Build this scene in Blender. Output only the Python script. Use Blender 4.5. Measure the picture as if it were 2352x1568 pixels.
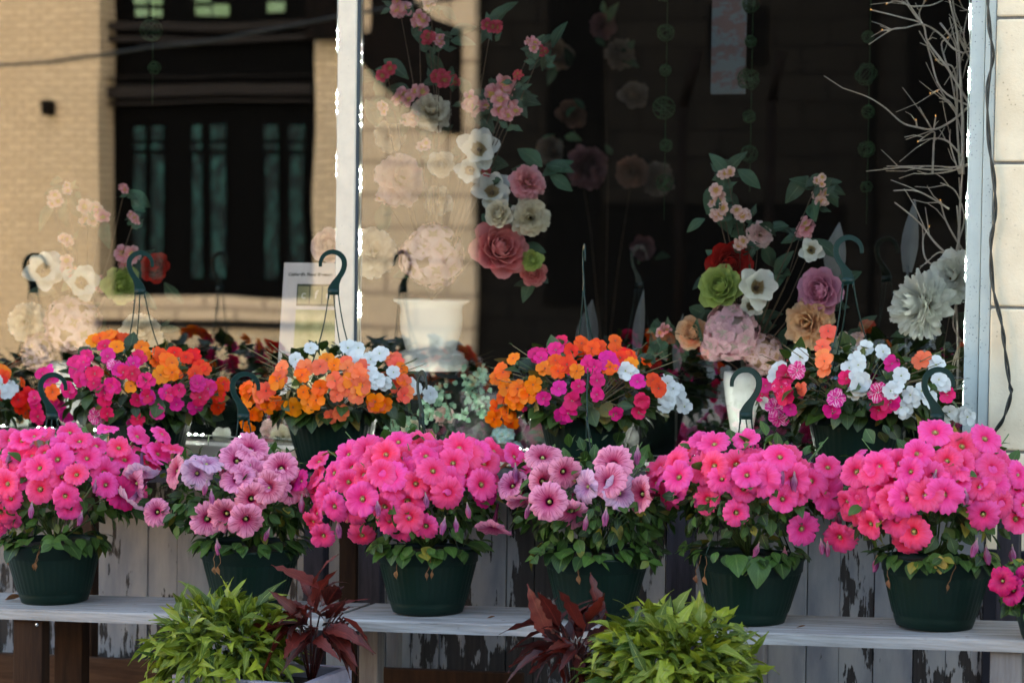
import bpy, math, random
from mathutils import Vector, Matrix
V = Vector
PI = math.pi
rnd = random.Random(11)
scene = bpy.context.scene
for o in list(bpy.data.objects): bpy.data.objects.remove(o)

# ------------------------------------------------------------------ camera
FP = 5550.0                      # focal length in units of a 2352 wide picture
YAW, PITCH, ROLL = math.radians(20), math.radians(2.37), 0.0137
CAM = V((0, 0, 1.5))
cd = bpy.data.cameras.new('camera'); cam = bpy.data.objects.new('camera', cd)
scene.collection.objects.link(cam); scene.camera = cam
RM = (Matrix.Rotation(YAW, 3, 'Z') @ Matrix.Rotation(PI/2 - PITCH, 3, 'X') @ Matrix.Rotation(ROLL, 3, 'Z'))
cam.matrix_world = Matrix.Translation(CAM) @ RM.to_4x4()
cd.sensor_width = 36; cd.lens = FP/2352*36; cd.clip_start = .05; cd.clip_end = 800
cd.dof.use_dof = True; cd.dof.focus_distance = 5.75; cd.dof.aperture_fstop = 4.2
FWD = RM @ V((0, 0, -1))

# ------------------------------------------------------------------ world, sun, exposure
LDIR = V((-.35, -.76, -.42)).normalized()
w = bpy.data.worlds.new('World'); scene.world = w; w.use_nodes = True
nt = w.node_tree; bg = nt.nodes['Background']; sky = nt.nodes.new('ShaderNodeTexSky')
sky.sky_type = 'NISHITA'; sky.sun_disc = False
sky.sun_elevation = math.asin(-LDIR.z); sky.sun_rotation = math.atan2(-LDIR.x, -LDIR.y)
nt.links.new(sky.outputs[0], bg.inputs[0]); bg.inputs[1].default_value = .15
sd = bpy.data.lights.new('sun', 'SUN'); sd.energy = 5.0; sd.angle = math.radians(.5); sd.color = (1, .9, .74)
so = bpy.data.objects.new('sun', sd); scene.collection.objects.link(so)
so.rotation_euler = LDIR.to_track_quat('-Z', 'Y').to_euler(); so.location = (10, 20, 20)
scene.view_settings.view_transform = 'Standard'; scene.view_settings.look = 'None'
scene.view_settings.gamma = 1; scene.view_settings.use_curve_mapping = False
scene.view_settings.exposure = 2.95
scene.view_settings.use_white_balance = True; scene.view_settings.white_balance_temperature = 8200; scene.view_settings.white_balance_tint = 11

# ------------------------------------------------------------------ layout
YF, YB, YG = 5.42, 5.93, 6.17    # front pots, back pots, glass
SL = .038                        # the pavement and the benches rise to the right
def ray(px, py): return RM @ V(((px-1176)/FP, (784-py)/FP, -1))
def at(px, py, Y):
    d = ray(px, py); return CAM + d*(Y/d.y)
def rpx(n, p): return n*((p-CAM).dot(FWD))/FP
YV = 2*YG + 13                   # plane of the facade across the street as the glass shows it
def mir(px, py, Y=-13.0):
    p = at(px, py, 2*YG - Y); return V((p.x, Y, p.z))
def gz(x): return .15 + SL*x
def V3(a, b, c): return V((a, b, c))

# ------------------------------------------------------------------ materials
def newmat(name):
    m = bpy.data.materials.new(name); m.use_nodes = True
    n = m.node_tree; n.nodes.clear()
    out = n.nodes.new('ShaderNodeOutputMaterial'); b = n.nodes.new('ShaderNodeBsdfPrincipled')
    n.links.new(b.outputs[0], out.inputs[0]); return m, n, b, out
def N(n, t, **k):
    x = n.nodes.new('ShaderNode'+t)
    for a, v in k.items():
        if a.startswith('i_'):
            kk = a[2:]; x.inputs[int(kk) if kk.isdigit() else kk].default_value = v
        else: setattr(x, a, v)
    return x
def mixc(n, fac, a, b, mode='MIX'):
    x = n.nodes.new('ShaderNodeMix'); x.data_type = 'RGBA'; x.blend_type = mode
    for s, v in ((x.inputs[0], fac), (x.inputs[6], a), (x.inputs[7], b)):
        if isinstance(v, (int, float)): s.default_value = v
        elif isinstance(v, tuple): s.default_value = (*v[:3], 1)
        else: n.links.new(v, s)
    return x.outputs[2]
def ramp(n, src, stops):
    r = n.nodes.new('ShaderNodeValToRGB'); e = r.color_ramp.elements
    while len(e) < len(stops): e.new(.5)
    for el, (p, c) in zip(e, stops): el.position = p; el.color = (*((c,)*3 if isinstance(c, (int, float)) else c), 1)
    n.links.new(src, r.inputs[0]); return r.outputs[0]
def noise(n, scale, stretch=(1, 1, 1), detail=6, coord='Object', rough=.6):
    tc = N(n, 'TexCoord'); mp = N(n, 'Mapping'); mp.inputs['Scale'].default_value = stretch
    n.links.new(tc.outputs[coord], mp.inputs[0])
    t = N(n, 'TexNoise', i_Scale=scale, i_Detail=detail, i_Roughness=rough); n.links.new(mp.outputs[0], t.inputs[0])
    return t.outputs[0]
def bump(n, b, src, strength, dist=.002):
    x = N(n, 'Bump', i_Strength=strength, i_Distance=dist); n.links.new(src, x.inputs['Height']); n.links.new(x.outputs[0], b.inputs['Normal'])
def sheet_light(m, n, b, out, col, k):
    t = N(n, 'BsdfTranslucent'); mx = N(n, 'MixShader', i_0=k)
    n.links.new(col, t.inputs[0]); n.links.new(b.outputs[0], mx.inputs[1]); n.links.new(t.outputs[0], mx.inputs[2]); n.links.new(mx.outputs[0], out.inputs[0])
def plain(name, c1, c2=None, rough=.6, scale=6, stretch=(1, 1, 1), bmp=0, bscale=80, bst=(1, 1, 1), metal=0, lo=.35, hi=.65, spec=.5, coat=0, dist=.002, crack=None):
    m, n, b, out = newmat(name); c2 = c2 or tuple(x*.8 for x in c1)
    col = mixc(n, ramp(n, noise(n, scale, stretch), [(lo, 0.), (hi, 1.)]), c1, c2)
    n.links.new(col, b.inputs['Base Color']); b.inputs['Roughness'].default_value = rough
    if crack: col2 = mixc(n, ramp(n, noise(n, 1., crack, 4, rough=.75), [(.30, .9), (.37, 0.)]), col, tuple(x*.18 for x in c2)); n.links.new(col2, b.inputs['Base Color'])
    b.inputs['Metallic'].default_value = metal; b.inputs['Specular IOR Level'].default_value = spec; b.inputs['Coat Weight'].default_value = coat
    if bmp: bump(n, b, noise(n, bscale, bst), bmp, dist)
    return m
def leafmat(name, dark, light, vein, rough=.5, tr=.25, odd=None, veinw=.1, spec=.4):
    """per-leaf random attribute picks the tone; a paler midrib from the leaf's uv"""
    m, n, b, out = newmat(name)
    a = N(n, 'Attribute', attribute_name='var'); stops = [(0, dark), (.8, light)]
    if odd: stops = [(0, dark), (.8, light), (.93, light), (.96, odd), (1, odd)]
    base = ramp(n, a.outputs['Fac'], stops)
    uv = N(n, 'UVMap', uv_map='UVMap'); sp = N(n, 'SeparateXYZ'); n.links.new(uv.outputs[0], sp.inputs[0])
    d = N(n, 'Math', operation='SUBTRACT', i_1=.5); n.links.new(sp.outputs[0], d.inputs[0])
    ab = N(n, 'Math', operation='ABSOLUTE'); n.links.new(d.outputs[0], ab.inputs[0])
    # side veins: bands of (along - |across|)
    s1 = N(n, 'Math', operation='MULTIPLY_ADD', i_1=-1.1); n.links.new(ab.outputs[0], s1.inputs[0]); n.links.new(sp.outputs[1], s1.inputs[2])
    s2 = N(n, 'Math', operation='MULTIPLY', i_1=42.); n.links.new(s1.outputs[0], s2.inputs[0])
    s3 = N(n, 'Math', operation='SINE'); n.links.new(s2.outputs[0], s3.inputs[0])
    sv = ramp(n, s3.outputs[0], [(.75, 0.), (1, .35)]); mid = ramp(n, ab.outputs[0], [(.012, .75), (veinw*.6, 0.)])
    f = N(n, 'Math', operation='MAXIMUM'); n.links.new(sv, f.inputs[0]); n.links.new(mid, f.inputs[1])
    col = mixc(n, f.outputs[0], base, vein)
    col = mixc(n, ramp(n, noise(n, 90), [(.3, 0.), (.8, .35)]), col, tuple(x*.55 for x in dark))
    n.links.new(col, b.inputs['Base Color']); b.inputs['Roughness'].default_value = rough; b.inputs['Specular IOR Level'].default_value = spec
    bump(n, b, f.outputs[0], .3, .001)
    sheet_light(m, n, b, out, col, tr); return m
def petal(name, edge, mid, throat, thr=.12, vein=None, va=0., epos=.5, rough=.55, tr=.35, uf=50., jit=.12, streak=None):
    """petal colour from throat to rim by the petal's own uv, fine veins along it, each blossom a little different"""
    m, n, b, out = newmat(name)
    uv = N(n, 'UVMap', uv_map='UVMap'); sp = N(n, 'SeparateXYZ'); n.links.new(uv.outputs[0], sp.inputs[0])
    base = ramp(n, sp.outputs[1], [(thr*.8, throat), (thr, mid), (min(1., thr+epos), edge)])
    mp = N(n, 'Mapping'); mp.inputs['Scale'].default_value = (uf, 2.2, 1); n.links.new(uv.outputs[0], mp.inputs[0])
    nz = N(n, 'TexNoise', i_Scale=1., i_Detail=3.); n.links.new(mp.outputs[0], nz.inputs[0])
    f = ramp(n, nz.outputs[0], [(.5, 0.), (.62, 1.)])
    if va:
        k = ramp(n, sp.outputs[1], [(thr, va), (1, va*.45)]); mu = N(n, 'Math', operation='MULTIPLY'); n.links.new(f, mu.inputs[0]); n.links.new(k, mu.inputs[1])
        base = mixc(n, mu.outputs[0], base, vein or tuple(x*.5 for x in edge))
    if streak:
        wv = N(n, 'TexNoise', i_Scale=1., i_Detail=1.); m9 = N(n, 'Mapping'); m9.inputs['Scale'].default_value = (7, 1.2, 1); n.links.new(uv.outputs[0], m9.inputs[0]); n.links.new(m9.outputs[0], wv.inputs[0])
        base = mixc(n, ramp(n, wv.outputs[0], [(.52, 0.), (.6, .8)]), base, streak)
    oi = N(n, 'ObjectInfo'); mr = N(n, 'MapRange', i_3=1-jit, i_4=1+jit*.6); n.links.new(oi.outputs['Random'], mr.inputs[0])
    hs = N(n, 'HueSaturation'); n.links.new(mr.outputs[0], hs.inputs['Value']); n.links.new(base, hs.inputs['Color'])
    mr2 = N(n, 'MapRange', i_3=.5-jit*.11, i_4=.5+jit*.11); fr = N(n, 'Math', operation='FRACT'); m7 = N(n, 'Math', operation='MULTIPLY', i_1=7.13)
    n.links.new(oi.outputs['Random'], m7.inputs[0]); n.links.new(m7.outputs[0], fr.inputs[0]); n.links.new(fr.outputs[0], mr2.inputs[0]); n.links.new(mr2.outputs[0], hs.inputs['Hue'])
    n.links.new(hs.outputs[0], b.inputs['Base Color']); b.inputs['Roughness'].default_value = rough
    b.inputs['Specular IOR Level'].default_value = .3
    bump(n, b, nz.outputs[0], .35, .0012)
    sheet_light(m, n, b, out, hs.outputs[0], tr); return m
def glow(name, c, s):
    m = bpy.data.materials.new(name); m.use_nodes = True; n = m.node_tree; n.nodes.clear()
    e = N(n, 'Emission', i_0=(*c, 1), i_1=s); o = N(n, 'OutputMaterial'); n.links.new(e.outputs[0], o.inputs[0]); return m
def glassmat(name, refl=.13, tint=(.95, .97, .96)):
    m = bpy.data.materials.new(name); m.use_nodes = True; n = m.node_tree; n.nodes.clear()
    t = N(n, 'BsdfTransparent', i_0=(*tint, 1)); g = N(n, 'BsdfGlossy', i_Roughness=.0); g.inputs[0].default_value = (1, 1, 1, 1)
    tc = N(n, 'TexCoord'); nz = N(n, 'TexNoise', i_Scale=2.2, i_Detail=1.); n.links.new(tc.outputs['Object'], nz.inputs[0]); bp_ = N(n, 'Bump', i_Strength=.7, i_Distance=.0006); n.links.new(nz.outputs[0], bp_.inputs['Height']); n.links.new(bp_.outputs[0], g.inputs['Normal'])
    lw = N(n, 'Fresnel', i_IOR=1.45); ad = N(n, 'Math', operation='MAXIMUM', i_1=refl); n.links.new(lw.outputs[0], ad.inputs[0])
    mx = N(n, 'MixShader'); o = N(n, 'OutputMaterial')
    n.links.new(ad.outputs[0], mx.inputs[0]); n.links.new(t.outputs[0], mx.inputs[1]); n.links.new(g.outputs[0], mx.inputs[2]); n.links.new(mx.outputs[0], o.inputs[0]); return m

MAT = {}
MAT['potgreen'] = plain('pot_plastic', (.0012, .0115, .0075), (.0018, .0155, .0105), spec=.22, rough=.42, scale=9, bmp=.15, bscale=300)
MAT['hookgreen'] = plain('hanger_plastic', (.003, .020, .017), (.004, .028, .023), spec=.22, rough=.35, scale=30)

MAT['soil'] = plain('soil', (.03, .018, .01), (.01, .007, .004), rough=.95, scale=60, bmp=1, bscale=120, dist=.01)
MAT['petleaf'] = leafmat('petunia_leaf', (.006, .024, .005), (.060, .150, .022), (.11, .20, .05), tr=.22, odd=(.28, .24, .03))
MAT['impleaf'] = leafmat('impatiens_leaf', (.006, .020, .004), (.036, .078, .010), (.07, .12, .03), tr=.2, rough=.4, odd=(.22, .15, .03))
MAT['lime'] = leafmat('lime_leaf', (.014, .060, .003), (.30, .36, .026), (.42, .45, .12), tr=.3, rough=.45)
MAT['wine'] = leafmat('wine_leaf', (.010, .002, .003), (.15, .014, .008), (.22, .03, .02), tr=.25, rough=.45)
MAT['fauxleaf'] = leafmat('faux_leaf', (.015, .05, .028), (.05, .14, .08), (.12, .2, .12), tr=.1)
MAT['euc'] = leafmat('eucalyptus_leaf', (.16, .36, .24), (.36, .60, .42), (.5, .65, .5), tr=.2)
MAT['dry'] = leafmat('dry_leaf', (.14, .045, .02), (.30, .12, .04), (.3, .15, .07), tr=.15)
MAT['eye'] = plain('pale_flower_eye', (.42, .42, .12), (.3, .33, .1), scale=60)
MAT['stem'] = plain('green_stem', (.06, .13, .03), (.10, .17, .05), scale=30)
MAT['redstem'] = plain('reddish_stem', (.16, .09, .05), (.12, .13, .04), scale=40)
MAT['brownstem'] = plain('brown_stem', (.07, .045, .025), (.12, .07, .04), scale=30)
MAT['pink'] = petal('hot_pink_petal', (1., .095, .34), (.95, .022, .15), (.62, .55, .28), .20, (.85, .010, .10), .6, epos=.65, tr=.3)
MAT['magenta'] = petal('magenta_petal', (.66, .010, .16), (.42, .004, .08), (.05, .01, .05), .15, (.3, .004, .1), .5)
MAT['mauve'] = petal('veined_mauve_petal', (.92, .32, .48), (.50, .02, .12), (.06, .004, .02), .22, (.42, .012, .10), .95, epos=.62, tr=.3)
MAT['lilac'] = petal('pale_lilac_petal', (.78, .46, .62), (.6, .17, .36), (.12, .03, .08), .16, (.25, .05, .22), .7)
MAT['wilt'] = petal('wilted_petal', (.50, .10, .26), (.62, .36, .42), (.45, .42, .25), .2, (.20, .01, .10), .9, uf=14)
J = dict(tr=.3, uf=9., rough=.5)
MAT['iorange'] = petal('orange_impatiens', (.98, .20, .006), (.95, .15, .004), (.75, .05, .02), .1, None, .15, jit=.14, **J)
MAT['ired'] = petal('scarlet_impatiens', (.93, .065, .004), (.8, .035, .003), (.5, .01, .01), .1, None, .15, jit=.1, **J)
MAT['icoral'] = petal('coral_impatiens', (.97, .19, .075), (.95, .15, .05), (.8, .08, .06), .1, None, .12, **J)
MAT['ipink'] = petal('magenta_impatiens', (.83, .012, .20), (.70, .006, .13), (.75, .25, .35), .08, None, .3, jit=.2, **J)
MAT['istripe'] = petal('striped_impatiens', (.80, .02, .25), (.74, .01, .18), (.9, .6, .7), .08, None, .2, streak=(.9, .62, .75), **J)
MAT['iwhite'] = petal('white_impatiens', (.66, .70, .68), (.60, .62, .60), (.6, .62, .35), .1, (.55, .62, .66), .25, jit=.05, **J)
def fp(nm, e, mid, th, v=.25, **k): MAT[nm] = petal('silk_'+nm, e, tuple(x*(.80 if e[1] < .5 else .9) for x in mid), tuple(x*(.55 if e[1] < .5 else .8) for x in th), .38, tuple(x*.6 for x in e), v, uf=6., jit=.06, tr=.25, **k)  # petal bases darkened to paint in the shade between petals
fp('cream', (.92, .86, .72), (.84, .72, .52), (.7, .6, .3)); fp('blush', (.97, .72, .70), (.96, .62, .58), (.8, .5, .3))
fp('rosep', (.94, .36, .38), (.90, .16, .20), (.6, .05, .08)); fp('redr', (.62, .012, .02), (.45, .006, .012), (.2, 0, 0))
fp('limer', (.55, .68, .22), (.45, .6, .18), (.35, .5, .1)); fp('whitem', (.92, .94, .90), (.9, .92, .84), (.45, .3, .12))
fp('mauver', (.90, .44, .62), (.8, .28, .46), (.4, .1, .3)); fp('peach', (.99, .70, .48), (.98, .54, .34), (.85, .5, .2))
fp('cherry', (.95, .50, .54), (.90, .28, .34), (.85, .55, .15)); fp('deepch', (.75, .08, .14), (.65, .04, .08), (.7, .3, .1))
fp('hydra', (.97, .62, .70), (.96, .56, .62), (.8, .7, .6)); fp('bluehy', (.38, .66, .74), (.4, .62, .7), (.6, .7, .6))
fp('softch', (.97, .68, .62), (.95, .52, .44), (.9, .5, .12))
MAT['alu'] = plain('grey_aluminium', (.49, .55, .51), (.44, .50, .47), rough=.45, scale=14, bmp=.05)
# speckles of dirt on the frame
def dirty(m, scale, thr, dark, amount=1.):
    n = m.node_tree; b = [x for x in n.nodes if x.type == 'BSDF_PRINCIPLED'][0]
    src = b.inputs['Base Color'].links[0].from_socket
    tc = N(n, 'TexCoord'); v = N(n, 'TexVoronoi', i_Scale=scale); n.links.new(tc.outputs['Object'], v.inputs[0])
    f = ramp(n, v.outputs['Distance'], [(thr*.5, amount), (thr, 0.)]); k = ramp(n, noise(n, 9), [(.45, 0.), (.6, 1.)])
    mu = N(n, 'Math', operation='MULTIPLY'); n.links.new(f, mu.inputs[0]); n.links.new(k, mu.inputs[1])
    n.links.new(mixc(n, mu.outputs[0], src, dark), b.inputs['Base Color'])
dirty(MAT['potgreen'], 45, .07, (.05, .055, .035), .6)
dirty(MAT['alu'], 110, .22, (.08, .12, .14))
MAT['mull'] = plain('cream_mullion', (.72, .62, .48), (.64, .55, .43), rough=.6, scale=20, bmp=.15, bscale=250); dirty(MAT['mull'], 70, .1, (.2, .19, .17))
MAT['gasket'] = plain('dark_gasket', (.03, .045, .055), (.05, .07, .085), rough=.5)
MAT['black'] = plain('black_lacquer', (.008, .008, .012), (.014, .014, .02), spec=.22, rough=.25)
MAT['cable'] = plain('black_cord', (.012, .014, .012), (.025, .026, .02), rough=.45)
MAT['limestone'] = plain('limestone', (.88, .74, .53), (.72, .57, .38), rough=.85, scale=9, lo=.3, hi=.75, bmp=.35, bscale=130, dist=.003)
dirty(MAT['limestone'], 60, .17, (.42, .30, .18), .7)
MAT['mortar'] = plain('mortar', (.13, .13, .12), (.2, .19, .17), rough=.95, scale=40, bmp=.6)
MAT['bench'] = plain('weathered_bench_board', (.42, .41, .40), (.18, .16, .145), rough=.75, scale=4, stretch=(1, 16, 16), bmp=.6, bscale=12, bst=(1, 16, 16), crack=(2.5, 90, 90), lo=.3, hi=.7)
dirty(MAT['bench'], 26, .16, (.09, .06, .05), .7)
MAT['brownwood'] = plain('brown_stained_wood', (.042, .019, .010), (.022, .010, .006), spec=.12, rough=.7, scale=6, stretch=(9, 9, 1), bmp=.5, bscale=14, bst=(16, 16, 1))
MAT['railwood'] = plain('brown_rail_wood', (.10, .055, .034), (.055, .028, .018), spec=.12, rough=.7, scale=6, stretch=(1, 9, 9), bmp=.5, bscale=14, bst=(1, 16, 16))
MAT['darkwood'] = plain('dark_wood', (.045, .038, .044), (.022, .019, .022), spec=.12, rough=.75, scale=6, stretch=(9, 9, 1), bmp=.5, bscale=14, bst=(16, 16, 1))
MAT['greywood'] = plain('grey_wood', (.20, .18, .17), (.12, .10, .095), rough=.8, scale=6, stretch=(9, 9, 1), bmp=.6, bscale=14, bst=(16, 16, 1))
MAT['planter'] = plain('lavender_grey_planter', (.30, .27, .32), (.22, .20, .24), rough=.7, scale=5, stretch=(1, 6, 6), bmp=.4, bscale=14, bst=(1, 12, 12))
def peeling():
    m, n, b, out = newmat('peeling_paint')
    big = noise(n, 1., (5, 5, 2.6), 3); fine = noise(n, 1., (70, 70, 7), 5, rough=.7); blk = noise(n, 1., (22, 22, 9), 3)
    geo = N(n, 'Attribute', attribute_name='var')
    s = N(n, 'Math', operation='MULTIPLY_ADD', i_1=.55); n.links.new(fine, s.inputs[0]); n.links.new(big, s.inputs[2])
    s2 = N(n, 'Math', operation='MULTIPLY_ADD', i_1=.65); n.links.new(blk, s2.inputs[0]); n.links.new(s.outputs[0], s2.inputs[2])
    s3 = N(n, 'Math', operation='MULTIPLY_ADD', i_1=.16); n.links.new(geo.outputs['Fac'], s3.inputs[0]); n.links.new(s2.outputs[0], s3.inputs[2])
    f = ramp(n, s3.outputs[0], [(.0, 0.), (1, 1.)])
    msk = N(n, 'MapRange', i_1=1.215, i_2=1.23); n.links.new(s3.outputs[0], msk.inputs[0])
    paint = mixc(n, ramp(n, noise(n, 3, (4, 4, 1)), [(.35, 0.), (.65, 1.)]), (.31, .30, .29), (.165, .17, .19))
    crack = ramp(n, noise(n, 1., (150, 150, 3), 4, rough=.8), [(.27, .55), (.36, 0.)])
    paint = mixc(n, crack, paint, (.07, .06, .06))
    wood = mixc(n, ramp(n, noise(n, 1., (90, 90, 3)), [(.35, 0.), (.65, 1.)]), (.012, .009, .008), (.035, .028, .026))
    n.links.new(mixc(n, msk.outputs[0], paint, wood), b.inputs['Base Color']); b.inputs['Roughness'].default_value = .8
    inv = N(n, 'Math', operation='SUBTRACT', i_0=1.); n.links.new(msk.outputs[0], inv.inputs[1])
    bump(n, b, inv.outputs[0], .9, .003); return m
MAT['peel'] = peeling()
def courses(name, c1, c2, mort, sx, sz, msize=.02, dark=.0):
    m, n, b, out = newmat(name); tc = N(n, 'TexCoord'); sp = N(n, 'SeparateXYZ'); cb = N(n, 'CombineXYZ')
    n.links.new(tc.outputs['Object'], sp.inputs[0]); n.links.new(sp.outputs[0], cb.inputs[0]); n.links.new(sp.outputs[2], cb.inputs[1])
    bt = N(n, 'TexBrick', i_Scale=1.); bt.inputs['Brick Width'].default_value = sx; bt.inputs['Row Height'].default_value = sz
    bt.inputs['Mortar Size'].default_value = msize; bt.inputs['Color1'].default_value = (*c1, 1); bt.inputs['Color2'].default_value = (*c2, 1); bt.inputs['Mortar'].default_value = (*mort, 1)
    n.links.new(cb.outputs[0], bt.inputs[0])
    col = mixc(n, ramp(n, noise(n, 2.2), [(.35, 0.), (.7, .35)]), bt.outputs[0], tuple(x*.6 for x in c1))
    n.links.new(col, b.inputs['Base Color']); b.inputs['Roughness'].default_value = .9; b.inputs['Specular IOR Level'].default_value = .1; return m
MAT['tanbrick'] = courses('tan_brick', (.74, .55, .35), (.62, .46, .29), (.44, .33, .21), .24, .085, .014)
MAT['ashlar'] = courses('tan_ashlar', (.72, .54, .36), (.66, .49, .32), (.38, .28, .19), .75, .372, .028)
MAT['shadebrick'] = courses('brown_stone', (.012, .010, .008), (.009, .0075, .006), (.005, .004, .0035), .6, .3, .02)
MAT['tall'] = courses('red_brick', (.30, .12, .08), (.24, .09, .06), (.3, .26, .22), .24, .085, .012)
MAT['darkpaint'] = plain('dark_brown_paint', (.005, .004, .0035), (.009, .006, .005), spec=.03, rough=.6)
MAT['darktrim'] = plain('brown_trim', (.014, .011, .010), (.020, .015, .013), spec=.12, rough=.6, scale=3)
MAT['blackpaint'] = plain('black_paint', (.0015, .0015, .0015), (.0022, .002, .002), spec=.03, rough=.6)
MAT['tealpane'] = plain('teal_curtained_pane', (.003, .010, .012), (.018, .085, .075), spec=.12, rough=.4, scale=2.2, stretch=(6, 6, 2.5), lo=.46, hi=.68)
MAT['greenpane'] = plain('green_pane', (.17, .30, .13), (.22, .36, .2), rough=.4, scale=4)
MAT['asphalt'] = plain('asphalt', (.05, .05, .052), (.07, .07, .07), rough=.9, scale=3, bmp=.5, bscale=90)
MAT['concrete'] = plain('concrete_paving', (.34, .32, .29), (.26, .245, .22), rough=.9, scale=3, bmp=.3)
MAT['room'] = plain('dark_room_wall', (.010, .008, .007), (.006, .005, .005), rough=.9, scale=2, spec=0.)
MAT['urn'] = plain('white_ceramic', (.80, .80, .76), (.74, .74, .70), rough=.25, coat=.3)
MAT['pane'] = glassmat('shop_glass', .155, (.98, .99, .985)); MAT['vglass'] = glassmat('vase_glass', .12, (.9, .93, .93))
MAT['led'] = glow('led_light', (.80, .95, 1.), 280); MAT['fairy'] = glow('fairy_light', (1, .55, .22), .22)
MAT['ledbody'] = plain('white_led_strip', (.6, .66, .68), rough=.4)
MAT['twig'] = plain('whitewashed_twig', (.62, .55, .48), (.48, .40, .34), rough=.8, scale=30)
MAT['paper'] = plain('white_card', (.80, .74, .74), (.76, .70, .70), rough=.6, scale=3)
MAT['paleleaf'] = plain('white_feather', (.22, .23, .23), (.15, .16, .16), rough=.7)
MAT['wire'] = plain('green_wire', (.012, .08, .02), (.008, .05, .015), rough=.5)
MAT['carblue'] = plain('car_paint_blue', (.012, .085, .17), (.012, .08, .16), rough=.2, coat=1)
MAT['tyre'] = plain('tyre_rubber', (.01, .01, .01), rough=.8); MAT['chrome'] = plain('bright_metal', (.5, .5, .5), rough=.25, metal=1)
MAT['headlamp'] = plain('headlamp_lens', (.6, .6, .6), rough=.1, coat=1)

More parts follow.
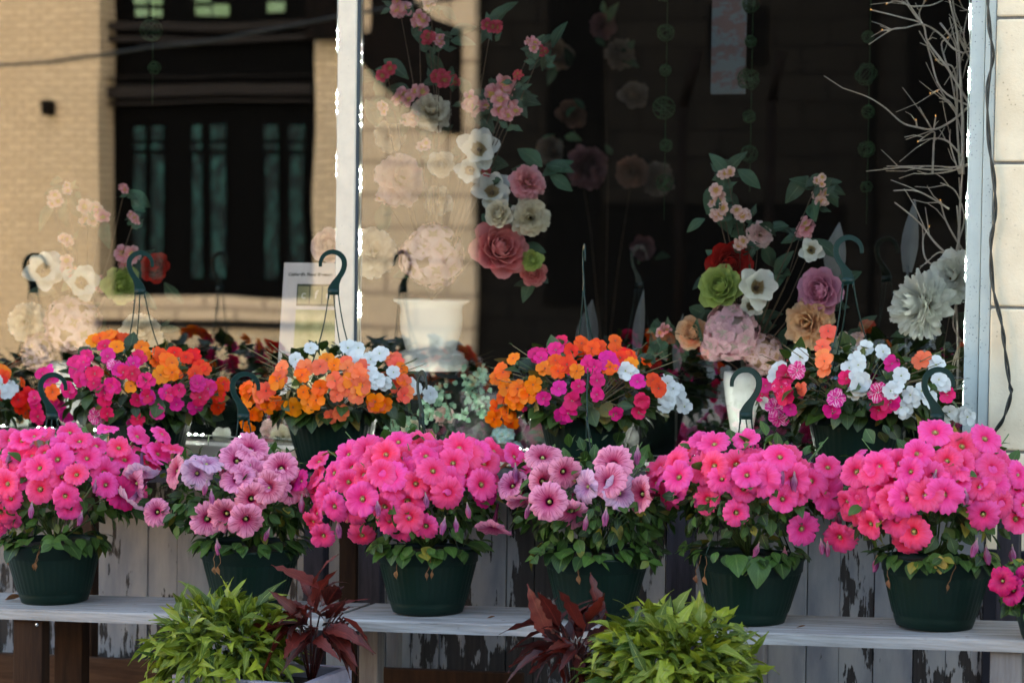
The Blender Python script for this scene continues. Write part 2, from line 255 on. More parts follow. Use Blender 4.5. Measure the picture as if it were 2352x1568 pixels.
# ------------------------------------------------------------------ building blocks
class MB:
    def __init__(s): s.v = []; s.f = []; s.uv = []; s.var = []; s.mi = []
    def add(s, vs, fs, uvs=None, var=0., mi=0):
        k = len(s.v); s.v += [V(p) for p in vs]
        for f in fs:
            s.f.append([i+k for i in f]); s.var.append(var); s.mi.append(mi)
            s.uv.append([uvs[i] for i in f] if uvs else [(0, 0)]*len(f))
        return s
    def box(s, a, b, var=0., mi=0, shear=0.):
        x0, y0, z0 = a; x1, y1, z1 = b
        vs = [(x, y, z + shear*(x-x0)) for z in (z0, z1) for y in (y0, y1) for x in (x0, x1)]
        return s.add(vs, [(0, 2, 3, 1), (4, 5, 7, 6), (0, 1, 5, 4), (2, 6, 7, 3), (0, 4, 6, 2), (1, 3, 7, 5)], var=var, mi=mi)
    def tube(s, pts, r, n=6, mi=0, var=0., cap=True):
        pts = [V(p) for p in pts]; rs = r if isinstance(r, (list, tuple)) else [r]*len(pts); vs = []; fs = []; m = len(pts)
        up = None
        for i, p in enumerate(pts):
            d = (pts[min(i+1, m-1)] - pts[max(i-1, 0)]).normalized()
            if up is None: up = V((0, 0, 1)) if abs(d.z) < .9 else V((1, 0, 0))
            a = d.cross(up); a = a.normalized() if a.length > 1e-6 else V((1, 0, 0)); b2 = a.cross(d).normalized(); up = b2
            for k in range(n):
                t = 2*PI*k/n; vs.append(p + (a*math.cos(t) + b2*math.sin(t))*rs[i])
        for i in range(m-1):
            for k in range(n): fs.append((i*n+k, i*n+(k+1) % n, (i+1)*n+(k+1) % n, (i+1)*n+k))
        if cap: fs += [tuple(range(n))[::-1], tuple((m-1)*n+k for k in range(n))]
        return s.add(vs, fs, var=var, mi=mi)
    def lathe(s, prof, n=32, c=(0, 0, 0), mod=None, mi=0, cap=True):
        vs = []; fs = []; c = V(c); m = len(prof)
        for i, (r, z) in enumerate(prof):
            for k in range(n):
                t = 2*PI*k/n; rr = r*(mod(t, i) if mod else 1); vs.append(c + V((rr*math.cos(t), rr*math.sin(t), z)))
        for i in range(m-1):
            for k in range(n): fs.append((i*n+k, i*n+(k+1) % n, (i+1)*n+(k+1) % n, (i+1)*n+k))
        if cap: fs.append(tuple(range(n))[::-1])
        return s.add(vs, fs, mi=mi)
    def prism(s, poly, y0, y1, mi=0, var=0.):
        """outline in x,z extruded along y"""
        n = len(poly); vs = [(x, y0, z) for x, z in poly] + [(x, y1, z) for x, z in poly]
        fs = [tuple(range(n)), tuple(range(n, 2*n))[::-1]] + [(i, i+n, (i+1) % n + n, (i+1) % n) for i in range(n)]
        return s.add(vs, fs, mi=mi, var=var)
    def blade(s, p, d, nn, L, W, prof, fold=.25, curl=.3, var=0., cols=3, cup=0., ruff=0., twist=0., mi=0, c2=0.):
        """a leaf or petal: rows along d, columns across; uv = (across 0..1, along 0..1)"""
        p = V(p); d = V(d).normalized(); sd = d.cross(V(nn)); sd = sd.normalized() if sd.length > 1e-5 else d.orthogonal().normalized(); nn = sd.cross(d).normalized()
        m = len(prof); vs = []; uv = []; fs = []
        for i, wd in enumerate(prof):
            t = i/(m-1); c = p + d*(L*t) - nn*(curl*L*t*t) + nn*(c2*L*math.sin(PI*t)); ss = sd*math.cos(twist*t) + nn*math.sin(twist*t)
            for j in range(cols):
                x = -1 + 2*j/(cols-1); h = (fold*abs(x) + cup*x*x)*W*wd + ruff*W*t*math.sin(x*5+i*2.1+var*20)
                vs.append(c + ss*(x*W*wd) + nn*h); uv.append(((x+1)/2, t))
        for i in range(m-1):
            for j in range(cols-1): a = i*cols+j; fs.append((a, a+1, a+cols+1, a+cols))
        return s.add(vs, fs, uv, var, mi)
    def mesh(s, name, mats, org=V((0, 0, 0)), smooth=True):
        me = bpy.data.meshes.new(name); me.from_pydata([tuple(p-org) for p in s.v], [], s.f)
        uvl = me.uv_layers.new(name='UVMap'); flat = []
        for u in s.uv:
            for a in u: flat += [a[0], a[1]]
        uvl.data.foreach_set('uv', flat)
        at_ = me.attributes.new('var', 'FLOAT', 'FACE'); at_.data.foreach_set('value', s.var)
        for m in (mats if isinstance(mats, (list, tuple)) else [mats]): me.materials.append(m)
        me.polygons.foreach_set('material_index', s.mi); me.polygons.foreach_set('use_smooth', [smooth]*len(s.f)); me.update(); return me
    def build(s, name, mats, parent=None, smooth=False, bevel=0, local=False, sharp=False):
        """verts are in world space unless local"""
        org = V((0, 0, 0))
        if not local:
            if parent: org = worldloc(parent)
            else:
                xs = [p.x for p in s.v]; ys = [p.y for p in s.v]; org = V(((min(xs)+max(xs))/2, (min(ys)+max(ys))/2, min(p.z for p in s.v)))
        o = bpy.data.objects.new(name, s.mesh(name, mats, org, smooth)); scene.collection.objects.link(o)
        if parent: o.parent = parent
        elif not local: o.location = org
        if bevel:
            b = o.modifiers.new('bevel', 'BEVEL'); b.width = bevel; b.segments = 2; b.limit_method = 'ANGLE'
        return o
def worldloc(o):
    l = V((0, 0, 0))
    while o: l += o.location; o = o.parent
    return l
def thing(name, label, cat, loc, group=None):
    o = bpy.data.objects.new(name, None); scene.collection.objects.link(o); o.location = loc; o.empty_display_size = .05
    return tag(o, label, cat, group)
def tag(o, label, cat, group=None):
    o['label'] = label; o['category'] = cat
    if group: o['group'] = group
    return o
def struct(o): o['kind'] = 'structure'; return o
def inst(name, mesh, parent, p, facing, r, spin=None, label=None):
    o = bpy.data.objects.new(name, mesh); scene.collection.objects.link(o); o.parent = parent
    o.location = V(p) - worldloc(parent); q = V(facing).normalized().to_track_quat('Z', 'Y')
    s = rnd.uniform(0, 2*PI) if spin is None else spin
    o.rotation_euler = (q.to_matrix() @ Matrix.Rotation(s, 3, 'Z')).to_euler(); o.scale = (r, r, r)
    if label: o['label'] = label
    return o

# ------------------------------------------------------------------ flower shapes (unit radius, facing +Z)
def petunia_mesh(mats, seed, flare=1., cone=0.):
    rr = random.Random(seed); mb = MB(); n = 50
    prof = [(.07, -1.35), (.10, -.75), (.15, -.35), (.20, -.12), (.30, -.02), (.46, .05), (.64, .09), (.82, .08), (.95, .03), (1.0, -.01)]
    bx, by, bd = rr.uniform(-.30, .12), rr.uniform(-.30, .12), rr.uniform(0, 6); ph = rr.uniform(0, 6); ls = [rr.uniform(.90, 1.06) for _ in range(5)]; lz = [rr.uniform(-.28, .2) for _ in range(5)]
    vs = []; uv = []; fs = []
    for i, (r, z) in enumerate(prof):
        t = max(0, (r-.2)/.8)
        for k in range(n+1):
            a = 2*PI*k/n; lob = (a/(2*PI)*5) % 5; li = int(lob) % 5; fr = lob-int(lob)
            notch = abs(fr-.5)*2; f = (1 - .15*notch**6*t*t) * (1+(ls[li]-1)*t*math.sin(PI*fr)) * (1 + .035*t*t*math.sin(a*19+ph*3)+.025*t*t*math.sin(a*31+ph))
            ruf = .05*t*t*math.sin(a*9+ph) + .035*t*t*math.sin(a*17+ph*2) + rr.uniform(-.012, .012)*t*t
            rad = r*f*(1+.02*t*math.sin(a*16+ph))
            zz = z + ruf + lz[li]*t*t*math.sin(PI*fr) - .10*t*t*notch**3 + cone*t*.5 + .03*math.sin(fr*PI)*t + (bx*math.cos(a+bd)**2 + by*math.sin(a+bd)**2)*max(0, rad-.2)**1.5
            vs.append((rad*math.cos(a)*flare, rad*math.sin(a)*flare, zz)); uv.append((k/n, r))
    for i in range(len(prof)-1):
        for k in range(n): a = i*(n+1)+k; fs.append((a, a+1, a+n+2, a+n+1))
    mb.add(vs, fs, uv)
    mb.lathe([(.001, -.3), (.09, -.26), (.10, -.16), (.06, -.08), (.001, -.06)], 8, mi=1, cap=False)
    return mb.mesh('petunia_bloom', mats)
HEART = [.16, .62, .95, 1.05, .98, .62]
def five_mesh(mats, seed, W=.46, cup=.12, name='five_petal_bloom', eye=True, n=5, prof=HEART, L=1., curl=.12):
    rr = random.Random(seed); mb = MB()
    for k in range(n):
        a = 2*PI*k/n + rr.uniform(-.12, .12); tl = rr.uniform(-.15, .35); d = V((math.cos(a)*math.cos(tl), math.sin(a)*math.cos(tl), math.sin(tl)))
        mb.blade(V((0, 0, .01*k)), d, (0, 0, 1), L*rr.uniform(.88, 1.06), W*rr.uniform(.9, 1.1), prof, fold=0, cup=cup, curl=curl+rr.uniform(-.1, .1), cols=5, ruff=.09, var=rr.random())
    if eye: mb.lathe([(.001, .10), (.06, .08), (.08, .03), (.05, 0)], 6, mi=1, cap=False)
    mb.tube([(0, 0, 0), (0, .05, -.3), (0, .25, -.7)], [.05, .035, .02], 4, mi=1)
    return mb.mesh(name, mats)
RP = [.35, .75, 1.0, 1.02, .8, .45]
def rose_mesh(mat, seed, N_=36, open_=1.2):
    rr = random.Random(seed); mb = MB()
    for i in range(N_):
        t = i/(N_-1); a = i*2.39996; tilt = .08 + open_*t**1.1; rad = V((math.cos(a), math.sin(a), 0))
        d = rad*math.sin(tilt) + V((0, 0, math.cos(tilt))); nn = -rad*math.cos(tilt) + V((0, 0, math.sin(tilt)))
        L = (.52 + .42*t)*rr.uniform(.92, 1.08); W = .16 + .40*t
        mb.blade(rad*(.04+.12*t) + V((0, 0, -.35)), d, nn, L, W, RP, fold=0, cup=.75-.4*t, curl=-.12+.62*t, cols=7, ruff=.05, c2=-.22, var=rr.random(), mi=0)
    return mb.mesh('rose_bloom', mat)
def peony_mesh(mat, seed, N_=80, jag=.0, flat=1.):
    rr = random.Random(seed); mb = MB()
    for i in range(N_):
        t = (i+.5)/N_; a = i*2.39996; tilt = .15 + 1.75*t**.75 + rr.uniform(-.15, .15); rad = V((math.cos(a), math.sin(a), 0))
        d = rad*math.sin(tilt) + V((0, 0, math.cos(tilt)*flat)); nn = -rad*math.cos(tilt) + V((0, 0, math.sin(tilt)))
        W = (.24 if not jag else .15)*rr.uniform(.8, 1.2)*(1+.4*t)
        mb.blade(rad*.06 + V((0, 0, -.25)), d, nn, rr.uniform(.8, 1.08), W, [.4, .7, .95, 1., .75, .35] if not jag else [.4, .8, 1, .95, .8, .3], fold=0, cup=.5, curl=rr.uniform(-.25, .15), cols=5, ruff=.12, var=rr.random())
    return mb.mesh('peony_bloom', mat)
def hydrangea_mesh(mat, seed, N_=62):
    rr = random.Random(seed); mb = MB()
    for i in range(N_):
        z = 1 - 1.55*(i+.5)/N_; a = i*2.39996; r = math.sqrt(max(0, 1-z*z)); nn = V((r*math.cos(a), r*math.sin(a), z)) + V((rr.uniform(-.5, .5), rr.uniform(-.5, .5), rr.uniform(-.5, .5))); nn.normalize()
        p = nn*rr.uniform(.74, .9); e1 = nn.orthogonal().normalized(); e2 = nn.cross(e1); s0 = rr.uniform(0, 1.5)
        for k in range(4):
            b_ = s0 + k*PI/2; mb.blade(p, e1*math.cos(b_)+e2*math.sin(b_), nn, rr.uniform(.27, .36), .18, [.25, .9, 1.05, .6], fold=0, cup=.3, curl=.15, cols=3, var=rr.random())
    mb.lathe([(.001, .74), (.3, .68), (.55, .48), (.7, .15), (.7, -.2), (.5, -.5), (.001, -.6)], 14, cap=False)
    return mb.mesh('hydrangea_bloom', mat)
def magnolia_mesh(mats, seed):
    rr = random.Random(seed); mb = MB()
    for k in range(9):
        a = k*2.4; tl = 1.25 if k > 4 else .75; rad = V((math.cos(a), math.sin(a), 0)); d = rad*math.sin(tl) + V((0, 0, math.cos(tl))); nn = -rad*math.cos(tl) + V((0, 0, math.sin(tl)))
        mb.blade(rad*.05, d, nn, rr.uniform(.85, 1.05), .36, [.3, .6, .9, 1, .85, .3], fold=0, cup=.45, curl=-.15+rr.uniform(-.1, .3), cols=7, var=rr.random())
    mb.lathe([(.001, .35), (.07, .3), (.09, .15), (.08, 0)], 8, mi=1, cap=False)
    return mb.mesh('magnolia_bloom', mats)
def wilt_mesh(seed):
    rr = random.Random(seed); mb = MB(); n = 14; vs = []; uv = []; fs = []
    for i, (r, z) in enumerate([(.06, 0), (.10, .25), (.13, .55), (.24, .85), (.30, 1.2), (.22, 1.6), (.16, 1.9)]):
        for k in range(n+1):
            a = 2*PI*k/n; f = 1 + (.35 if i > 1 else 0)*(1 if k % 2 else -1)*.8 + rr.uniform(-.15, .15)*(i > 2); 
            if k == n: vs.append(vs[-n]); uv.append((1, i/6)); continue
            vs.append((r*f*math.cos(a)+.03*i*math.sin(seed), r*f*math.sin(a), z + (rr.uniform(-.15, .2) if i == 6 else 0))); uv.append((k/n, i/6))
    for i in range(6):
        for k in range(n): a = i*(n+1)+k; fs.append((a, a+1, a+n+2, a+n+1))
    mb.add(vs, fs, uv); return mb.mesh('wilted_bloom', MAT['wilt'])
PET = {c: [petunia_mesh([MAT[c], MAT['eye']], 10*i+j, cone=(.0 if c != 'mauve' else .25)) for j in range(8)] for i, c in enumerate(('pink', 'mauve', 'lilac', 'magenta'))}
for c in ('pink', 'mauve', 'lilac'): # an eye in the throat is the stem material's pale green knob
    pass
IMP = {c: [five_mesh([MAT[c], MAT['stem']], 50+10*i+j, name='impatiens_bloom') for j in range(4)] for i, c in enumerate(('iorange', 'ired', 'icoral', 'ipink', 'istripe', 'iwhite'))}
WILT = [wilt_mesh(i) for i in range(4)]

# ------------------------------------------------------------------ ground and street
def strip(name, y0, y1, dz, m, x0=-60, x1=40):
    mb = MB(); mb.box((x0, y0, gz(x0)+dz-.3), (x1, y1, gz(x0)+dz), shear=SL); return struct(mb.build(name, m))
strip('ground', -200, 200, -.32, MAT['asphalt'], -200, 200)
strip('pavement', -1.0, 6.1, 0, MAT['concrete']); strip('road', -9.5, -1.0, -.13, MAT['asphalt']); strip('far_pavement', -13, -9.5, 0, MAT['concrete'])

# ------------------------------------------------------------------ the shop
def X(px, Y=YG, py=700): return at(px, py, Y).x
shop = thing('shop_building', 'flower shop front with large panes, pale stone pier and peeling boards below', 'shop', (-2.5, 6.3, gz(-2.5)))
xm0, xm1 = X(769, YG-.02), X(811, YG-.02); xr0, xr1 = X(2222), X(2281); ZS = at(1500, 1062, YG).z; ZT = 3.6; XL = -7.5
xl2 = xm0 - (xr0-xm1) - .02
for k, (a, b) in enumerate(((XL, xl2-.05), (xl2, xm0), (xm1, xr0))):
    MB().box((a, YG, ZS), (b, YG+.006, ZT)).build('window_pane', MAT['pane'], shop)
def mullion(x0, x1, m):
    mb = MB(); mb.box((x0, YG-.02, ZS), (x1, YG+.03, ZT)); o = mb.build('mullion', m, shop, bevel=.003)
    g = MB(); g.box((x1, YG-.012, ZS), (x1+.006, YG-.002, ZT)); g.box((x0-.003, YG-.012, ZS), (x0, YG-.002, ZT)); gk = g.build('gasket', MAT['gasket'], o); gk.parent = o; gk.location = (0, 0, 0)
    return o
mullion(xm0, xm1, MAT['mull']); mullion(xl2-.05, xl2, MAT['mull'])
mb = MB(); xs = X(2256)
mb.box((xr0, YG-.035, ZS-.1), (xs-.0015, YG+.05, ZT)); mb.box((xs+.0015, YG-.045, ZS-.1), (xr1, YG+.05, ZT)); mb.box((xs-.0015, YG-.02, ZS-.1), (xs+.0015, YG, ZT), mi=1)
mb.build('window_frame', [MAT['alu'], MAT['gasket']], shop, bevel=.003)
mb = MB(); mb.box((XL, YG-.09, ZS-.035), (xr1-.002, YG+.02, ZS)); mb.build('window_sill', MAT['mull'], shop, bevel=.004)
mb = MB(); mb.box((XL, YG-.05, ZT), (xr1, YG+.05, ZT+.1)); mb.build('window_head', MAT['alu'], shop, bevel=.004)
# stone pier: courses of blocks with recessed mortar
mb = MB(); yst = YG-.055; zj = [at(2318, y, yst).z for y in (41, 390, 737, 1037)]; step = (zj[0]-zj[3])/3
for i in range(-5, 7):
    z1 = zj[0] + (3-i)*step; xb = xr1+.002
    for j in range(4):
        wd = (.62 if (i+j) % 2 else .85) if j else (.45 if i % 2 else .75)
        mb.box((xb, yst+rnd.uniform(0, .002), z1-step+.0035), (xb+wd-.006, yst+.3, z1-.0035)); xb += wd
mb.build('stone_pier', MAT['limestone'], shop, bevel=.005)
mb = MB(); mb.box((xr1+.001, yst+.008, -.6), (xr1+3.2, yst+.29, 5.2)); mb.build('mortar', MAT['mortar'], shop)
mb = MB(); mb.box((xr1+.0005, yst-.015, -.62), (xr1+3.25, yst+.295, at(2318, 1262, yst).z)); mb.build('plinth', MAT['black'], shop, bevel=.004)
# the sill-high ledge on the stone to the right of the frame
# boards under the window
mb = MB(); x = XL; yb = YG-.05
while x < xr1+.3:
    wd = rnd.uniform(.075, .105); dy = rnd.uniform(-.006, .006)
    mb.box((x, yb+dy, -.7), (x+wd-rnd.uniform(.001, .004), yb+.03, ZS-.036), var=rnd.random()); x += wd
mb.build('board_panel', MAT['peel'], shop)
mb = MB(); mb.box((XL, yb+.031, -.7), (xr1, yb+.05, ZS-.04)); mb.build('board_backing', MAT['darkwood'], shop)
# upper wall, side walls, floor, ceiling, back wall of the room
mb = MB(); mb.box((XL-.3, YG-.06, ZT+.1), (xr1-.002, YG+.25, 5.2)); mb.build('upper_wall', MAT['limestone'], shop)
mb = MB(); mb.box((XL-.3, YG-.06, -.9), (XL-.001, YG+.25, ZT+.1)); mb.build('left_pier', MAT['limestone'], shop)
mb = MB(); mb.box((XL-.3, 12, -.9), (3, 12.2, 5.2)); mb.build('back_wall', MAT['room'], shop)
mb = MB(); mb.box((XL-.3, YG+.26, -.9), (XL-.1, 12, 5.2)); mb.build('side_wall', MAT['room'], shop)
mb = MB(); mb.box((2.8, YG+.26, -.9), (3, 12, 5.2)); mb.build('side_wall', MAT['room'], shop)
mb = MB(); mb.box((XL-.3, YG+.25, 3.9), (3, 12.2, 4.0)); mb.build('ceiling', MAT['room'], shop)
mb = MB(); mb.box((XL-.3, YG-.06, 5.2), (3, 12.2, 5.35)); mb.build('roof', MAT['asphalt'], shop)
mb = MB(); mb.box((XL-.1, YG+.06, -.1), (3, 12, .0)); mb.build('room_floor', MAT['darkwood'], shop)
ZL = ZS+.01
mb = MB(); mb.box((XL, YG+.06, ZL-.06), (xr0+.2, YG+.75, ZL-.012)); mb.build('display_ledge', MAT['black'], shop, bevel=.003)

# unseen tall neighbour, added so its shadow falls on the right of the far facades
tn = thing('shade_caster_building', 'unseen tall red brick building added beside the flower shop for its shadow', 'building', (6, 12, gz(6)))
mb = MB(); mb.box((3.05, 6.6, -.5), (14, 20, 22)); mb.build('wall', MAT['tall'], tn)  # wall of the unseen shade caster
mb = MB(); mb.box((xr1+.02, 6.6, 5.4), (3.04, 20, 22)); mb.build('shade_caster_storeys', MAT['tall'], tn)
mb = MB(); mb.box((xr1-.1, 6.4, 22), (14.2, 20.2, 22.5)); mb.build('shade_caster_cornice', MAT['limestone'], tn)
for i in range(4):
    for j in range(5):
        mb = MB(); mb.box((3.9+i*2.5, 6.56, 1.5+j*3.8), (5.1+i*2.5, 6.598, 3.6+j*3.8)); mb.build('window', MAT['blackpaint'], tn)  # windows of the unseen shade caster

# ------------------------------------------------------------------ across the street, seen in the glass
YA = -13.0
def mrect(mb, x0, y0, x1, y1, Y0=YA, depth=.1, **k):
    a = mir(x0, y1, Y0); b = mir(x1, y0, Y0); a2 = mir(x0, y0, Y0); zz = sorted((a.z, b.z)); mb.box((min(a.x, b.x), Y0-depth, zz[0]), (max(a.x, b.x), Y0, zz[1]), **k)
fa = thing('tan_brick_building', 'sunlit tan brick building across the street with a dark timber window bay', 'building', (-16, -14, gz(-16)))
xa0, xa1, xc = mir(222, 400).x, mir(722, 400).x, mir(793, 400).x; zb = mir(470, 684).z
mb = MB()
for a, b, c, d in ((-34, xa0, -2, 14), (xa0, xa1, -2, zb), (xa0, xa1, 7.2, 14)): mb.box((a, YA-.5, c), (b, YA, min(d, 8)))
mb.box((xa1, YA-.5, -2), (xc, YA, 8)); mb.build('wall', MAT['tanbrick'], fa)
mb = MB(); mb.box((xa0-.15, YA+.002, zb-.26), (xa1+.4, YA+.10, zb-.003)); mb.build('stone_sill', MAT['ashlar'], fa)
mb = MB(); mb.box((xa0-.05, YA+.002, zb-.36), (xa1+.4, YA+.03, zb-.27)); mb.build('string_course', MAT['darktrim'], fa)
bay = MB(); bay.box((xa0, YA-.52, zb), (xa1, YA-.38, 7.2)); bay.build('window_bay', MAT['blackpaint'], fa)
for y0, y1 in ((44, 72), (78, 100), (172, 180), (192, 222), (229, 238)):
    mb = MB(); mrect(mb, 232, y0, 716, y1, YA-.2, .1); mb.build('timber_band', MAT['darktrim'], fa)
for x0, x1 in ((305, 330), (345, 372), (440, 464), (485, 520), (608, 640), (665, 700)):
    for y0, y1 in ((288, 320), (328, 343), (354, 640)):
        mb = MB(); mrect(mb, x0, y0, x1, y1, YA-.34, .03); mb.build('pane', MAT['tealpane'], fa)
for x0, x1, y0, y1 in ((306, 338, -20, 12), (346, 378, -20, 12), (308, 338, 22, 40), (348, 376, 22, 40), (450, 482, 12, 32), (488, 524, 6, 32), (450, 482, -30, 2), (612, 650, 2, 26)):
    mb = MB(); mrect(mb, x0, y0, x1, y1, YA-.34, .03); mb.build('upper_pane', MAT['greenpane'], fa)
wl = MB(); mrect(wl, 92, 226, 114, 262, YA+.16, .16); tag(wl.build('wall_lamp', MAT['darkpaint'], bevel=.03), 'small dark box lamp fixed to the sunlit tan wall mirrored left of the dark bay', 'wall lamp')
p0, p1 = mir(-40, 154, -8.5), mir(235, 129, -8.5); mb = MB(); dd = p1-p0
mb.tube([p0-dd*3+V((0, 0, .2)), p0, p0+dd*.5-V((0, 0, .02)), p1, p1+dd*3+V((0, 0, .25))], .019, 6); tag(mb.build('overhead_cable', MAT['cable']), 'dark cable strung along the street in front of the tan brick wall', 'cable')
fb = thing('stone_building', 'sunlit tan ashlar building across the street next to the brick one', 'building', (-10, -14, gz(-10)))
xb1 = mir(1092, 400).x; xo0 = mir(866, 300).x
mb = MB(); mb.box((xc+.01, YA-.6, -2), (xb1, YA+.05, 8)); mb.build('wall', MAT['ashlar'], fb)
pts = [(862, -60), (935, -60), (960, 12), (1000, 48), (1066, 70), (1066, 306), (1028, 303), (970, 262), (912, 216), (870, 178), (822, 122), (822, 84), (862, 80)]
mb = MB(); mb.prism([(mir(x, y).x, mir(x, y).z) for x, y in pts], YA+.06, YA+.12); mb.build('wall_shadow_panel', MAT['darkpaint'], fb)  # dark panel in the shape of the shadow cast across this wall
mb = MB(); mrect(mb, 700, -60, 770, 92, YA+.3, .22); mb.build('hanging_board', MAT['darkpaint'], fb)
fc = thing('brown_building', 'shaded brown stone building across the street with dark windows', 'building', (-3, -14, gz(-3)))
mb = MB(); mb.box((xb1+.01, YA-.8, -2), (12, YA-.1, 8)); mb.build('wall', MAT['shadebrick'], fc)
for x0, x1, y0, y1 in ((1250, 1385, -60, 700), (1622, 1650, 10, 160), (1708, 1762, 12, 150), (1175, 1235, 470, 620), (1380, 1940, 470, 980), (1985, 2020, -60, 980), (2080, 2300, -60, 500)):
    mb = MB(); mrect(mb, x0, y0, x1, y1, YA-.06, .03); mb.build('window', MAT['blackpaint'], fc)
for a, b in (((1600, 118), (1568, 245)), ((1796, 118), (1772, 235))):
    mb = MB(); mb.tube([mir(*a, -11.8), mir(*b, -11.8)], .05, 8); q = mir(*b, -11.8); mb.tube([q, (q.x, q.y, gz(q.x))], .05, 8)
    o = mb.build('street_pole', MAT['darkpaint'], smooth=True); tag(o, 'thin dark leaning street pole mirrored in the glass ' + ('beside the window of the brown building' if a[0] < 1700 else 'farther right, next to the grey pillar'), 'pole', 'street poles across the road')

# car at the kerb behind the photographer
def make_car():
    c = thing('parked_car', 'dark blue car parked at the kerb, mirrored low in the right pane', 'car', (-1.1, -2.2, gz(-1.1)-.13))
    L = 4.4; g = .0
    def P(pts, y0, y1, nm, m, par, bev=.03):
        mb = MB(); mb.prism([(x, z) for x, z in pts], y0, y1); o = mb.build(nm, m, par, local=True, bevel=bev, smooth=False); o.parent = par; return o
    body = [(-2.2, .35), (-2.22, .62), (-2.05, .80), (-1.25, .92), (-.95, .95), (1.55, .97), (2.1, .92), (2.2, .65), (2.18, .35)]
    P(body, -.86, .86, 'body', MAT['carblue'], c, .09)
    P([(-1.0, .95), (-.35, 1.38), (.15, 1.45), (1.0, 1.42), (1.75, .97)], -.72, .72, 'cabin', MAT['carblue'], c, .06)
    for s in (-1, 1):
        P([(-.78, .98), (-.30, 1.32), (.12, 1.38), (.12, .98)], s*.725-.004, s*.725+.004, 'side_window', MAT['blackpaint'], c, 0)
        P([(.20, .98), (.20, 1.38), (.95, 1.35), (1.45, .98)], s*.725-.004, s*.725+.004, 'side_window', MAT['blackpaint'], c, 0)
        for x in (-1.4, 1.35):
            mb = MB(); mb.lathe([(.2, -.11), (.31, -.11), (.33, -.06), (.33, .06), (.31, .11), (.2, .11)], 24); w_ = mb.build('wheel', MAT['tyre'], c, local=True, smooth=True); w_.rotation_euler = (PI/2, 0, 0); w_.location = (x, s*.78, .33)
            mb = MB(); mb.lathe([(.001, -.06), (.2, -.08), (.2, .08), (.001, .06)], 24); r_ = mb.build('rim', MAT['chrome'], w_, local=True, smooth=True)
        P([(-2.1, .62), (-2.02, .76), (-1.8, .78), (-1.85, .64)], s*.74-.1, s*.74+.125, 'headlight', MAT['headlamp'], c, .01)
        P([(-.75, .98), (-.6, 1.08), (-.5, .98)], s*.9-.05, s*.9+.05, 'wing_mirror', MAT['carblue'], c, .01)
    c.rotation_euler = (0, -math.atan(SL), 0)
make_car()

# ------------------------------------------------------------------ benches
zf = lambda x: ZF0 + SL*(x-XF0)
_p = at(985, 1418, YF-.085); XF0 = _p.x; ZF0 = _p.z
_q = at(767, 950, YB-.125); HP = .158
zbk = lambda x: _q.z - HP + SL*(x-_q.x)
def board(x0, x1, y0, y1, zfun, th, m, parent, name):
    mb = MB(); n = 24; vs = []; fs = []
    for i in range(n+1):
        x = x0+(x1-x0)*i/n; z = zfun(x) + rnd.uniform(-.0006, .0006); y = y0 + .0015*math.sin(i*1.3)
        vs += [(x, y+.003, z-.0), (x, y1, z), (x, y1, z-th), (x, y, z-th), (x, y, z-.004)]
    for i in range(n):
        for k in range(5): a = i*5+k; b2 = i*5+(k+1) % 5; fs.append((a, b2, b2+5, a+5))
    fs += [(0, 4, 3, 2, 1), tuple(n*5+k for k in range(5))]
    mb.add(vs, fs); return mb.build(name, m, parent, bevel=.0)
def leg(x0, x1, y0, y1, ztop, zbot, m, parent, name='leg'):
    mb = MB(); mb.box((x0, y0, zbot), (x1, y1, ztop)); return mb.build(name, m, parent, bevel=.003)
fbx0, fbx1, fby0, fby1 = -4.6, -.55, YF-.15, YF+.13
xsplit = X(752, fby0, 1420)
for (a, b, lab, legs) in ((fbx0, xsplit-.01, 'left weathered grey bench carrying the two leftmost front baskets', ((30, 96, 'brownwood'),)),
                          (xsplit+.005, fbx1, 'long weathered grey bench right of the wine-leaved planter, carrying four front baskets', ((748, 793, 'greywood'), (2274, 2347, 'greywood')))):
    bt = thing('wooden_bench', lab, 'bench', ((a+b)/2, (fby0+fby1)/2, gz((a+b)/2)), 'front row benches')
    board(a, b, fby0, fby1, zf, .027, MAT['bench'], bt, 'seat_board')
    for l0, l1, mm in legs:
        xa, xb_ = X(l0, fby0+.02, 1500), X(l1, fby0+.02, 1500); leg(xa, xb_, fby0+.02, fby0+.06, zf(xa)-.028, gz(xa), MAT[mm], bt)
        leg(xa, xb_, fby1-.06, fby1-.02, zf(xa)-.028, gz(xa), MAT[mm], bt)
    if a < -4:
        mb = MB(); sx, sz = X(85, fby0+.019, 1433), at(85, 1434, fby0+.019).z; mb.lathe([(.001, .004), (.004, .003), (.0055, 0)], 12); o = mb.build('screw', MAT['chrome'], bt, local=True); o.location = V((sx, fby0+.02, sz))-bt.location; o.rotation_euler = (PI/2, 0, 0)
bb = thing('wooden_bench', 'taller dark wood bench behind, carrying the impatiens baskets under the window', 'bench', (-2.6, YB, gz(-2.6)))
board(-5.0, -.9, YB-.14, YB+.16, zbk, .027, MAT['darkwood'], bb, 'seat_board')
for l0, l1, y, mm in ((166, 211, 0, 'brownwood'), (696, 742, 0, 'darkwood'), (778, 818, 1, 'brownwood'), (822, 872, 0, 'darkwood'), (890, 914, 1, 'greywood'), (1530, 1590, 0, 'darkwood'), (1724, 1758, 1, 'greywood'), (2288, 2340, 0, 'darkwood')):
    yy = YB-.12 if not y else YB+.05; xa, xb_ = X(l0, yy, 1300), X(l1, yy, 1300); leg(xa, xb_, yy, yy+.04, zbk(xa)-.028, gz(xa), MAT[mm], bb)
